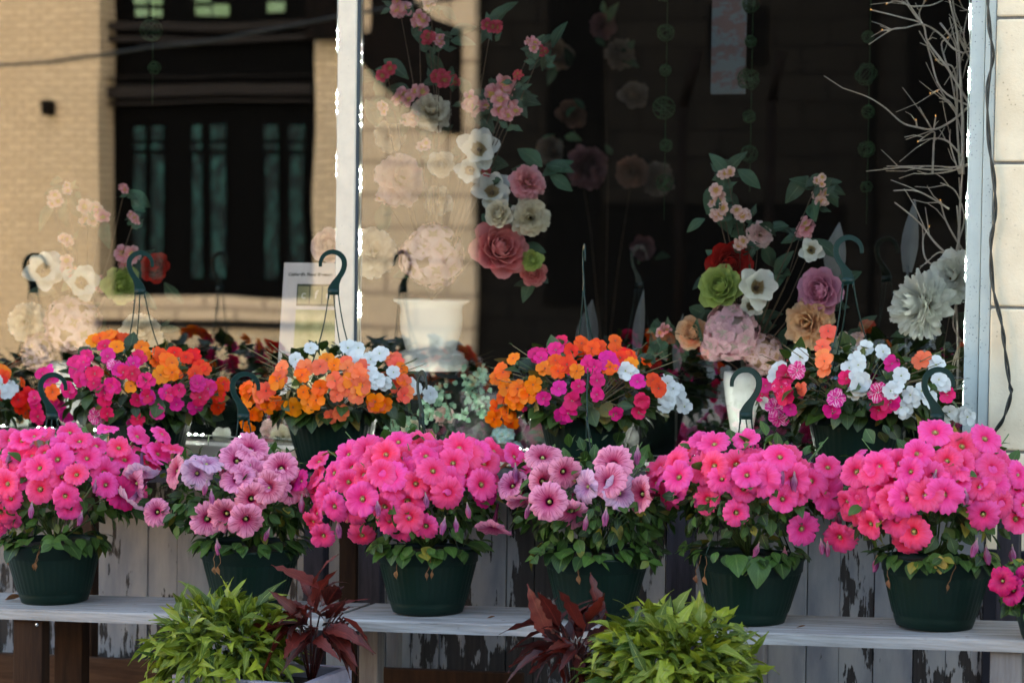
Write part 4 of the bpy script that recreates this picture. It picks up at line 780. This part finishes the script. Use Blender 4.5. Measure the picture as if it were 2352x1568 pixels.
# fallen leaves on the benches
for px_, py_, lab in ((12, 1366, 'curled reddish dry leaf lying at the left end of the bench'), (1118, 1432, 'small dry brown leaf lying near the bench edge right of the fullest pink basket'), (1830, 1421, 'thin dry leaf lying beside the pink basket with the left-facing hook')):
    Y = YF-.02 if px_ < 100 else YF-.08; p = at(px_, py_, Y); p.z = zf(p.x)+.003; mb = MB()
    mb.blade(p, (1, .2, .05), (0, 0, 1), .045 if px_ < 100 else .02, .013 if px_ < 100 else .004, OV, fold=.7, curl=-.2, var=.6, twist=.8); tag(mb.build('dry_leaf', MAT['dry'], smooth=True), lab, 'dry leaf', 'fallen leaves on the benches')

# ------------------------------------------------------------------ cord on the frame
cp = [(2268, -20), (2272, 60), (2280, 130), (2268, 210), (2272, 330), (2284, 420), (2285, 500), (2276, 560), (2281, 660), (2300, 740), (2308, 800), (2319, 880), (2322, 905), (2305, 960), (2280, 1000), (2270, 1040), (2262, 1090)]
def spl(pts, n=8):
    out = []; P_ = [V(p) for p in pts]
    for i in range(len(P_)-1):
        a, b, c, d = P_[max(i-1, 0)], P_[i], P_[i+1], P_[min(i+2, len(P_)-1)]
        for k in range(n):
            f = k/n; out.append(.5*((2*b)+(-a+c)*f+(2*a-5*b+4*c-d)*f*f+(-a+3*b-3*c+d)*f**3))
    return out+[P_[-1]]
base = spl([at(x, y, YG-.068 + (0 if x < 2290 else -.006)) for x, y in cp], 10); s1 = []; s2 = []
for i, p in enumerate(base):
    an = i*.33; o = V((math.cos(an), math.sin(an)*.9, 0))*.0030; s1.append(p+o); s2.append(p-o)
mb = MB(); mb.tube(s1, .0029, 7); mb.tube(s2, .0029, 7); tag(mb.build('twisted_cord', MAT['cable'], smooth=True), 'black twisted cord hanging down the grey window frame and stone pier', 'cord')
# ------------------------------------------------------------------ LED strips
def strip_led(pxs, Y, lab, ystart, side):
    x0 = at(pxs[0], 0, Y); x1 = at(pxs[1], 1000, Y); xx = lambda z: x0.x+(x1.x-x0.x)*(z-x0.z)/(x1.z-x0.z)
    t = thing('led_light_strip', lab, 'light strip', (x0.x, Y, ZS+.03), 'led strips along the window edges')
    ln = MB(); pts = []; z = ZS+.02
    while z < ZT-.05: pts.append((xx(z)+.002*math.sin(z*23)+side*.001, Y+.004, z)); z += .04
    ln.tube(pts, .0014, 5); ln.build('cord', MAT['ledbody'], t, smooth=True)
    per = abs(at(pxs[0], 0, Y).z-at(pxs[0], 145, Y).z); zt = at(pxs[0], ystart, Y).z
    for k in range(-6, 9):
        z1 = zt-k*per; z0 = z1-per*.43
        if z0 < ZS+.03 or z1 > ZT: continue
        mb = MB(); x = xx(z0); mb.box((x-.0035, Y, z0), (x+.0035, Y+.004, z1)); m_ = mb.build('led_module', MAT['ledbody'], t)
        for j in range(3):
            zc = z0+(z1-z0)*(.18+.32*j); g = MB(); g.lathe([(.0001, .0020), (.0012, .0014), (.0017, 0)], 10); o = g.build('lamp', MAT['led'], m_, local=True, smooth=True); o.rotation_euler = (PI/2, 0, 0); o.location = V((x, Y-.0005, zc))-worldloc(t); o.scale = (1, 1.5, 1)
strip_led((830, 825), YG+.02, 'led strip down the right side of the cream mullion', 91, 1)
strip_led((2229, 2213), YG+.03, 'led strip down the left side of the grey aluminium frame', 8, -1)
strip_led((776, 771), YG+.03, 'led strip half hidden by the left side of the cream mullion', 60, -1)

t = thing('led_light_strip', 'led strip lying along the window sill behind the rear flower baskets', 'light strip', ((-4.1+xr0)/2, YG+.03, ZS+.012), 'led strips along the window edges')
mb = MB(); mb.tube([(-4.1+i*.1, YG+.03, ZS+.016+.001*math.sin(i*3)) for i in range(int((xr0+4.05)*10))], .0014, 5); mb.build('cord', MAT['ledbody'], t, smooth=True)
x = -4.08
while x < xr0-.1:
    if not (xm0-.09 < x < xm1+.01):
        mb = MB(); mb.box((x, YG+.026, ZS+.013), (x+.07, YG+.034, ZS+.017)); m_ = mb.build('led_module', MAT['ledbody'], t)
        for j in range(3):
            g = MB(); g.lathe([(.0021, 0), (.0017, .0016), (.0001, .0024)], 10); o = g.build('lamp', MAT['led'], m_, local=True, smooth=True); o.location = V((x+.013+.022*j, YG+.03, ZS+.0172))-worldloc(t)
    x += .165
# ------------------------------------------------------------------ inside the window
ROSE = {c: rose_mesh(MAT[c], i) for i, c in enumerate(('rosep', 'redr', 'limer', 'mauver', 'cream', 'blush', 'peach', 'whitem'))}
PEO = {c: peony_mesh(MAT[c], i+40) for i, c in enumerate(('cream', 'blush', 'peach', 'cherry', 'whitem'))}
HYD = {c: hydrangea_mesh(MAT[c], i+60) for i, c in enumerate(('hydra', 'blush', 'bluehy', 'cream'))}
MAG = magnolia_mesh([MAT['whitem'], MAT['brownstem']], 3); SPK = peony_mesh(MAT['whitem'], 77, 170, jag=1)
CH = {c: five_mesh([MAT[c], MAT['limer']], 90+i, W=.42, cup=.3, name='cherry_bloom') for i, c in enumerate(('cherry', 'deepch', 'softch', 'blush'))}
KIND = {'rose': ROSE, 'peony': PEO, 'hyd': HYD, 'ch': CH}
def arrange(label, base, Y, items, vase=None, leaves=60, lc=None, lr=None, stems=True, leafmat_='fauxleaf', group=None, name='flower_arrangement', cat='flower arrangement', stemfrom=None):
    bp = V(base); t = thing(name, label, cat, bp, group)
    if vase: vase(t, bp)
    root = V(stemfrom) if stemfrom else bp+V((0, 0, .15)); st = MB()
    for it in items:
        kind, col, px_, py_, r_ = it[:5]; dy = it[5] if len(it) > 5 else rnd.uniform(-.04, .04); p = at(px_, py_, Y+dy); R_ = rpx(r_, p)*1.16
        fc_ = (CAM-p).normalized()+V((rnd.uniform(-.45, .45), rnd.uniform(-.2, .2), rnd.uniform(-.2, .4)))
        if len(it) > 6: fc_ = V(it[6])
        me = MAG if kind == 'mag' else SPK if kind == 'spk' else KIND[kind][col]
        if kind == 'ch':
            for k in range(4): inst('bloom', me, t, p+V((rnd.uniform(-1, 1), rnd.uniform(-.6, .6), rnd.uniform(-1, 1)))*R_*.6, fc_+V((rnd.uniform(-.8, .8), 0, rnd.uniform(-.8, .8))), R_*.75)
        else: inst('bloom', me, t, p, fc_, R_)
        if stems and (kind == 'ch' or rnd.random() < .3): m_ = root.lerp(p, .55)+V((rnd.uniform(-.02, .02), .03, .02)); st.tube([root, m_, p-fc_.normalized()*R_*.3], [.0022, .0016, .0012], 5)
        if kind in ('ch',) and stems:
            for k in range(4):
                st.blade(p+V((rnd.uniform(-.03, .03), .01, rnd.uniform(-.05, .01))), (rnd.uniform(-1, 1), -.2, rnd.uniform(-.4, 1)), (0, -1, .3), .035, .010, LAN, var=rnd.random(), mi=1)
    if stems: st.build('stems', [MAT['brownstem'], MAT[leafmat_]], t, smooth=True)
    if leaves:
        mb = MB()
        for i in range(leaves):
            it = rnd.choice(items); p = at(it[2], it[3], Y+.04) + V((rnd.uniform(-1, 1), rnd.uniform(0, 1), rnd.uniform(-1, 1)))*(rpx(it[4], at(it[2], it[3], Y))*.8+.02)
            L_ = rnd.uniform(.05, .10); mb.blade(p, (rnd.uniform(-1, 1), rnd.uniform(-.5, .3), rnd.uniform(-1, .8)), (rnd.uniform(-.4, .4), -1, .6), L_, L_*.26, OV, fold=.3, curl=.3, var=rnd.random())
        mb.build('leaves', MAT[leafmat_], t, smooth=True)
    return t
def urn(t, bp):
    s = 1; mb = MB(); pr = [(.105, 0), (.11, .004), (.108, .03), (.098, .036), (.096, .052), (.088, .056), (.072, .062), (.078, .085), (.088, .12), (.090, .16), (.088, .185), (.092, .200), (.108, .210), (.11, .213), (.108, .218), (.085, .216), (.08, .19)]
    k = rpx(172, at(990, 770, 6.6))/.22
    mb.lathe([(r*k, z*k*.93) for r, z in pr], 40, c=bp); o = mb.build('urn', MAT['urn'], t, smooth=True)
YI = 6.44
ub = at(990, 853, YI-.09); ub = V((at(990, 770, YI).x, YI, ub.z))
items = [('peony','blush',922,410,50), ('peony','cream',858,578,50), ('hyd','blush',992,588,70), ('rose','cream',1005,463,27), ('rose','cream',1012,380,25), ('mag','',1100,345,50), ('mag','',1130,445,48), ('mag','',1080,390,34),
 ('peony','cherry',1212,418,36), ('peony','cream',1218,500,40), ('rose','rosep',1155,565,54,-.06), ('peony','cream',990,255,40), ('peony','cream',895,312,33,.15), ('rose','limer',1222,600,20), ('rose','cream',1140,490,27,-.08), ('rose','rosep',1225,625,25,.03),
 ('ch','cherry',915,12,24),('ch','cherry',962,48,20),('ch','deepch',985,90,18),('ch','cherry',1008,95,14),('ch','deepch',1130,55,18),('ch','cherry',1222,104,15),('ch','deepch',1245,115,11),('ch','deepch',888,165,18),('ch','cherry',930,222,22),('ch','cherry',962,215,20),('ch','deepch',1010,175,22),
 ('ch','cherry',1075,230,24),('ch','cherry',1105,245,20),('ch','cherry',1145,200,28),('ch','cherry',1160,235,26),('ch','cherry',1175,255,18),('ch','deepch',1190,175,11),('ch','deepch',1035,185,16),('ch','softch',970,330,14),('ch','softch',945,275,20),('ch','rosep' if False else 'deepch',1112,395,14),('ch','softch',885,458,16),('ch','softch',880,250,14), ('ch','softch',990,0,18)]
arrange('tall silk arrangement in the white urn, with a pink rose, magnolias and cherry sprays', ub, YI, items, urn, 90, stemfrom=ub+V((0, 0, .2)))
def tapered(col, r0=.045, h=.2, kk=1.):
    def f(t, bp):
        mb = MB(); mb.lathe([(r0*.6, 0), (r0*.75, h*.1), (r0*1.05, h*.5), (r0*1.25, h*.85), (r0*1.2, h), (r0*1.1, h), (r0*1.0, h*.8)], 32, c=bp); o = mb.build('vase', MAT[col], t, smooth=True)
    return f
YR = 6.42; rb = at(1705, 1000, YR); rb = V((at(1705, 900, YR).x, YR, rb.z))
items = [('ch','softch',1668,392,15),('ch','softch',1652,450,20),('ch','softch',1650,483,20),('ch','softch',1705,495,18),('peony','blush',1745,540,26),('ch','softch',1700,560,16),('ch','cherry',1840,530,24),('ch','softch',1880,415,12),('ch','softch',1887,452,17),
 ('mag','',1862,575,30),('rose','redr',1680,607,42),('rose','limer',1650,655,42,-.05),('mag','',1735,662,50,-.06),('rose','mauver',1878,668,44),('peony','peach',1855,742,50,-.02),('hyd','hydra',1680,762,62,-.02),('hyd','blush',1752,815,46),('rose','peach',1588,765,32),('ch','cherry',1523,755,14),('ch','softch',1950,790,26),('hyd','hydra',1640,800,30),('mag','',1725,705,30)]
arrange('silk arrangement in a painted cream vase, with a red rose, lime rose and peach peony', rb, YR, items, tapered('cream_v' if False else 'urn', .042, .175), 110, stemfrom=rb+V((0, 0, .17)))
YW = 6.36; wb = at(2165, 1040, YW); wb = V((wb.x, YW, ZL-.012))
def gvase(t, bp):
    mb = MB(); mb.lathe([(.05, 0), (.055, .01), (.055, .22), (.052, .22), (.052, .015)], 40, c=bp); mb.build('vase', MAT['vglass'], t, smooth=True)
arrange('white silk peonies on long stems in a clear glass vase by the grey frame', wb, YW, [('spk','',2110,700,66,-.05,(-.75,-1,.15)), ('peony','whitem',2190,632,52,.0,(-.2,-1,.2))], gvase, 14, stemfrom=wb+V((0, 0, .05)))
# left pane
YL2 = 6.5; lb = at(170, 960, YL2)
items = [('ch','softch',152,430,12),('ch','softch',125,457,16),('ch','softch',205,490,22),('ch','cherry',230,500,18),('ch','cherry',285,432,12),('ch','cherry',308,500,12),('ch','softch',150,545,16),('ch','softch',165,610,20),('ch','cherry',290,588,26),('rose','redr',352,612,28),('rose','limer',283,655,34),('mag','',185,650,44),('mag','',100,625,48),('hyd','blush',168,745,62),('peony','cream',60,740,40),('hyd','blush',95,810,44),('peony','cream',325,765,44),('ch','cherry',225,650,18)]
arrange('silk arrangement of cherry sprays, magnolia and red rose behind the left pane', (lb.x, YL2, ZL-.012), YL2, items, tapered('urn', .06, .2), 40, stemfrom=(lb.x, YL2, ZL+.2))
arrange('single large pink silk rose half hidden by the cream mullion', V((at(757, 800, 6.5).x, 6.5, ZL-.012)), 6.5, [('rose','blush',752,560,34)], tapered('urn', .03, .14), 3, stemfrom=V((at(757, 800, 6.5).x, 6.5, ZL+.12)))
# blooms standing low on the ledge inside
def low(px_, py_, kind, col, r_, lab, Y=6.42):
    p = at(px_, py_, Y); t = thing('silk_flower', lab, 'flower', (p.x, Y, ZL-.012), 'silk blooms low on the window ledge'); inst('bloom', MAG if kind == 'mag' else KIND[kind][col], t, p, CAM-p+V((0, 0, 1)), rpx(r_, p))
    mb = MB(); mb.tube([(p.x, Y, ZL-.012), (p.x+.01, Y+.01, (p.z+ZL)/2), p], .003, 5)
    for k in range(5): mb.blade((p.x, Y, p.z-.02), (rnd.uniform(-1, 1), rnd.uniform(-.6, 0), rnd.uniform(-.5, .5)), (0, -.3, 1), .05, .014, OV, var=rnd.random(), mi=1)
    mb.build('stem', [MAT['stem'], MAT['fauxleaf']], t, smooth=True)
low(650, 1005, 'peony', 'cream', 34, 'cream silk peony low on the ledge left of the orange basket pot'); low(622, 985, 'rose', 'blush', 24, 'blush silk rose above the cream peony on the ledge')
low(510, 1010, 'mag', '', 34, 'pale magnolia bloom low on the ledge between two petunia baskets'); low(465, 1040, 'mag', '', 26, 'small pale magnolia bloom lowest on the ledge beside the magenta basket pot')
low(45, 965, 'mag', '', 34, 'pale magnolia bloom low behind the far left baskets'); low(1020, 955, 'rose', 'blush', 22, 'pale pink silk rose under the eucalyptus sprays'); low(945, 985, 'rose', 'cream', 22, 'cream silk rose behind the hook of the fullest pink basket')
low(1155, 1000, 'hyd', 'bluehy', 30, 'pale blue hydrangea head low on the ledge'); low(1182, 1035, 'hyd', 'bluehy', 24, 'lower pale blue hydrangea head touching the pink petunias'); low(640, 1040, 'peony', 'cream', 30, 'lower cream silk peony at the foot of the ledge flowers')
low(985, 1000, 'rose', 'mauver', 16, 'small mauve silk rosebud just above the fullest pink basket')
# black display table with eucalyptus sprays
tb = at(1060, 862, 6.42); t = thing('display_table', 'glossy black display table under the white urn', 'table', (tb.x, 6.6, 0))
mb = MB(); x0, x1 = at(860, 862, 6.42).x, at(1480, 862, 6.42).x; mb.box((x0, 6.42, ub.z-.022), (x1, 6.80, ub.z-.001)); mb.build('top', MAT['black'], t, bevel=.002)
mb = MB(); mb.box((x0+.02, 6.45, ZL-.010), (x1-.02, 6.78, ub.z-.03)); mb.build('apron', MAT['black'], t, bevel=.002)
def euc(lab, pts, Y):
    t = thing('eucalyptus_spray', lab, 'foliage', (at(*pts[0][0], Y).x, Y, ZL), 'pale eucalyptus sprays'); mb = MB()
    for a, b in pts:
        p, q = at(*a, Y), at(*b, Y); mb.tube([p, p.lerp(q, .5)+V((0, 0, .015)), q], .0016, 4, mi=1)
        for k in range(26):
            s = p.lerp(q, k/25)+V((rnd.uniform(-.016, .016), rnd.uniform(-.02, .02), rnd.uniform(-.016, .016))); mb.blade(s, (rnd.uniform(-1, 1), -.4, rnd.uniform(-1, 1)), (rnd.uniform(-.4, .4), -1, rnd.uniform(-.2, .6)), .017, .008, OV, var=rnd.random(), curl=.2)
    mb.build('sprigs', [MAT['euc'], MAT['brownstem']], t, smooth=True)
euc('pale green eucalyptus spray trailing under the white urn', [((1000, 880), (1040, 960)), ((1060, 850), (1085, 930)), ((1085, 890), (1125, 950)), ((1110, 855), (1095, 880)), ((1005, 940), (900, 985))], 6.36)
euc('pale green eucalyptus spray low between the two middle baskets', [((1120, 900), (1060, 960)), ((1000, 900), (985, 960)), ((890, 950), (910, 1000)), ((1100, 940), (1135, 960))], 6.33)
# poster leaning behind the left pane
pt = thing('poster', 'white card poster with green letter tiles behind the left pane', 'poster', (at(700, 900, 6.36).x, 6.36, ZL-.012))
def Pq(u, v, off=0.):   # poster plane: u right 0..1, v down 0..1, leaning back
    a = at(653, 603, 6.42); b = at(772, 604, 6.42); c = at(636, 870, 6.30); w_ = (b-a); p = a + w_*u*1.12 + (c-a)*v; nn = w_.cross(c-a).normalized(); nn = nn if nn.y < 0 else -nn; return p+nn*off
def pbox(mb, u0, v0, u1, v1, off, th=.0006, mi=0):
    vs = [Pq(u, v, o) for o in (off, off+th) for v in (v0, v1) for u in (u0, u1)]; mb.add(vs, [(0, 1, 3, 2), (4, 6, 7, 5), (0, 4, 5, 1), (2, 3, 7, 6), (0, 2, 6, 4), (1, 5, 7, 3)], mi=mi)
mb = MB(); pbox(mb, 0, 0, 1, 1.2, -.003, .003); mb.build('card', MAT['paper'], pt)
dk = plain('poster_green', (.03, .05, .025), (.04, .06, .03), rough=.6); tl = plain('poster_tan', (.30, .29, .15), (.34, .32, .17), rough=.6); yl = plain('poster_picture', (.42, .40, .18), (.66, .62, .34), rough=.6, scale=20); ink = plain('ink', (.02, .02, .022), rough=.6); wh = plain('poster_white', (.72, .70, .62), rough=.6)
mb = MB(); pbox(mb, .25, .185, 1, .375, .0002); mb.build('emblem', dk, pt)
mb = MB(); pbox(mb, .25, .405, 1, 1.2, .0002); mb.build('picture', yl, pt)
for k in range(3): mb = MB(); pbox(mb, .272+.213*k, .205, .272+.213*k+.19, .355, .0010); mb.build('letter_tile', tl, pt)
def text(s, u, v, size, mat_, off, name, bold=0, align='LEFT'):
    cu = bpy.data.curves.new(name, 'FONT'); cu.body = s; cu.size = size; cu.extrude = .0002; cu.offset = bold; cu.align_x = align; o = bpy.data.objects.new(name, cu); scene.collection.objects.link(o)
    ex = (Pq(1, 0)-Pq(0, 0)).normalized(); ey = (Pq(0, 0)-Pq(0, 1)).normalized(); ez = ex.cross(ey).normalized(); ey = ez.cross(ex)
    dg = bpy.context.evaluated_depsgraph_get(); me = bpy.data.meshes.new_from_object(o.evaluated_get(dg)); bpy.data.objects.remove(o)
    mo = bpy.data.objects.new(name, me); scene.collection.objects.link(mo); me.materials.clear(); me.materials.append(mat_); mo.parent = pt
    R3 = Matrix((ex, ey, ez)).transposed(); mo.rotation_euler = R3.to_euler(); mo.location = Pq(u, v, off)-pt.location; return mo
text("Caldwell's Floral Elegance", .085, .115, .0135, ink, .0012, 'lettering', .0004)
for k, ch in enumerate('cfe'): text(ch, .272+.213*k+.095, .31, .036, wh, .0018, 'lettering', .0006, 'CENTER')
# whitewashed twigs with fairy lights
tg = at(2190, 1000, 6.42); tw = thing('twig_branch', 'tall whitewashed twigs with tiny amber fairy lights by the grey frame', 'branches', (tg.x, 6.42, ZL-.012))
mb = MB(); tips = []
def br(pts, r0, Y=6.42):
    P_ = [at(x, y, Y+rnd.uniform(-.03, .03)) for x, y in pts]; q = spl(P_, 5); n = len(q)
    for _ in range(2 if len(pts) > 2 else 1):
        k = rnd.randint(n//4, n-2); d = (q[min(n-1, k+2)]-q[k]).normalized(); e = q[k]+(d+V((rnd.uniform(-.9, .5), rnd.uniform(-.3, .3), rnd.uniform(-.6, .6))))*rnd.uniform(.04, .09); mb.tube([q[k], q[k].lerp(e, .5)+V((0, 0, rnd.uniform(-.008, .008))), e], [r0*.45, r0*.38, r0*.3], 5)
        
    n = len(q); mb.tube(q, [r0*(1-.55*i/n) for i in range(n)], 6); tips.append(q[-1])
T6 = lambda x, y: (1777.8+x/3.901, y/3.901)
for pts, r in (([(1690,1560),(1690,1100),(1670,700),(1640,300),(1560,-40)], .0065), ([(1670,1560),(1640,1100),(1640,800),(1600,600),(1480,560),(1300,280)], .004), ([(1760,950),(1560,620),(1380,380),(1330,220),(1150,160),(870,90)], .0045), ([(1700,480),(1600,430),(1480,300),(1330,220),(1180,250),(1050,270),(850,400)], .004), ([(1180,250),(970,272)], .003),
    ([(1770,960),(1500,800),(1400,500),(1370,380),(1400,350)], .0038), ([(1490,800),(1400,838)], .003), ([(1740,960),(1600,1080),(1440,1160),(1280,1140),(1150,1100),(1000,970),(880,890),(770,840)], .0042), ([(1280,1140),(1273,1075)], .003), ([(1420,1170),(1300,960)], .0028), ([(1430,1160),(1450,1040)], .0028), ([(1420,1560),(1430,1300),(1430,1180),(1290,1270)], .004), ([(1680,1400),(1560,1270),(1440,1240),(1290,1270)], .004),
    ([(1750,1470),(1600,1500),(1450,1490),(1200,1490),(1010,1490)], .0035), ([(1600,1520),(1400,1520),(1170,1500),(1070,1510)], .004), ([(1760,1470),(1560,1540),(1350,1560)], .004), ([(1640,300),(1700,420),(1770,560)], .005), ([(1600,0),(1620,120),(1640,200)], .003), ([(1780,100),(1700,80),(1660,0)], .003), ([(1330,220),(1250,100),(1180,0)], .004), ([(1330,220),(1300,120),(1360,0)], .0035), ([(1230,60),(1400,50),(1520,0)], .0035), ([(1230,60),(1100,10),(1010,38)], .003),
    ([(1660,1560),(1580,1300),(1580,1160)], .003), ([(1700,1300),(1620,1000),(1460,820)], .003), ([(1640,1000),(1560,900),(1480,880)], .003), ([(1560,620),(1500,400),(1560,340)], .0035), ([(1490,210),(1560,300),(1620,400),(1640,540),(1640,800)], .0035), ([(1670,560),(1700,480),(1760,460)], .003), ([(1720,430),(1700,300),(1740,100)], .003), ([(1640,1000),(1560,600),(1450,540)], .003)): br([T6(*p) for p in pts], r*.8)
for pts, r in (([(2195,600),(2150,560),(2110,510),(2055,465)], .0035), ([(2185,620),(2130,600),(2120,550),(2135,520)], .003), ([(2190,610),(2200,560),(2215,500),(2195,440),(2160,420)], .003), ([(2215,580),(2190,540),(2170,500),(2160,460)], .003), ([(2180,480),(2110,440),(2052,438)], .003), ([(2200,600),(2205,480),(2210,400)], .0045), ([(2195,620),(2165,580),(2140,590)], .003), ([(2190,600),(2200,800),(2195,1000)], .0045), ([(2195,700),(2190,750),(2215,790)], .003)): br(pts, r)
mb.build('twigs', MAT['twig'], tw, smooth=True)
for k, p in enumerate(tips[::2]):
    g = MB(); g.lathe([(.0005, .003), (.0014, .002), (.0014, 0), (.0006, -.002)], 8, c=p+V((0, -.003, 0))); g.build('fairy_light', MAT['fairy'], tw, smooth=True)
# deeper in the room, the dim light put into darker petal colours
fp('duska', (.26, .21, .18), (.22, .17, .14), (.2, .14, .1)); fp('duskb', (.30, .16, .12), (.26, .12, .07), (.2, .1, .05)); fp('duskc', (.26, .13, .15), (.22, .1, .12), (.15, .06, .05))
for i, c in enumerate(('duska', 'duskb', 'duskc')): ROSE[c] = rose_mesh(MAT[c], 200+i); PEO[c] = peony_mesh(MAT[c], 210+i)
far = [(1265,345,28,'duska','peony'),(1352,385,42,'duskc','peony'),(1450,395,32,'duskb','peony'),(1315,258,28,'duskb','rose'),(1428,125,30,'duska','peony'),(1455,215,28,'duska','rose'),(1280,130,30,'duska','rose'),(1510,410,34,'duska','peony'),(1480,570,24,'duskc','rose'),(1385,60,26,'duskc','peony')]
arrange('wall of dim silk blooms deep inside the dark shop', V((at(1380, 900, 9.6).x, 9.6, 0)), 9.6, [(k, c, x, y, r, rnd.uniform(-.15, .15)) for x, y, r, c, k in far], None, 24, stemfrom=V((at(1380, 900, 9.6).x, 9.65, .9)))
for k, (x0, y0, n, lab) in enumerate(((1525, -10, 6, 'string of green wire balls nearer the middle of the dark room'), (1722, 10, 5, 'string of green wire balls beside the hanging paper sheet'), (1990, 85, 5, 'string of green wire balls left of the twigs'), (350, 70, 2, 'string of green wire balls behind the left pane'))):
    t = thing('hanging_ball_string', lab, 'garland', at(x0, y0, 7.4), 'strings of green wire balls'); mb = MB(); ln = at(x0, -200, 7.4); q = at(x0, y0+n*86, 7.4); mb.tube([(q.x, 7.4, q.z), (q.x, 7.4, 3.89)], .0012, 4); mb.build('thread', MAT['wire'], t)
    for j in range(n):
        c = at(x0+rnd.uniform(-5, 5), y0+j*86, 7.4); R_ = rpx((15, 20, 14, 26)[(j+k) % 4], c); mb = MB()
        for i in range(9):
            ax = V((rnd.uniform(-1, 1), rnd.uniform(-1, 1), rnd.uniform(-1, 1))).normalized(); e1 = ax.orthogonal().normalized(); e2 = ax.cross(e1); mb.tube([c+(e1*math.cos(a*PI/6)+e2*math.sin(a*PI/6))*R_ for a in range(13)], .0016, 4, cap=False)
        mb.build('wire_ball', MAT['wire'], t, smooth=True)
a, b_ = at(1638, -120, 7.6), at(1712, 216, 7.6); mb = MB(); mb.box((a.x, 7.6, b_.z), (b_.x, 7.603, 3.88))
stained = plain('stained_paper', (.12, .155, .165), (.14, .085, .085), rough=.8, scale=1., stretch=(9, 9, 16), lo=.47, hi=.53); tag(mb.build('hanging_paper', stained), 'long grey paper sheet with reddish bands hanging in the dark room', 'paper sheet')
# big white feather-like leaves standing inside
for x, y, wd, ht, lab in ((1345, 775, 28, 110, 'pale pointed leaf standing behind the middle impatiens basket'), (1462, 760, 14, 120, 'slim pale leaf standing right of the middle impatiens basket'), (2085, 560, 20, 130, 'pale rounded leaf behind the twigs and far right hook'), (1915, 590, 26, 100, 'grey rounded leaf behind the white lily and right hook'), (1555, 800, 14, 100, 'pale leaf standing left of the peach silk rose')):
    p = at(x, y+ht/2, 6.9); H_ = rpx(ht, p)*1.3; mb = MB(); mb.blade(p, (.05, .05, 1), (0, -1, .1), H_, rpx(wd, p), [.5, .8, 1, .95, .75, .4, .05], fold=0, cup=.3, cols=5, curl=.1); mb.tube([p+V((0, 0, .02)), (p.x, p.y, ZL-.4)], .004, 5)
    tag(mb.build('pale_leaf', MAT['paleleaf'], smooth=True), lab, 'dried leaf', 'pale dried leaves inside')
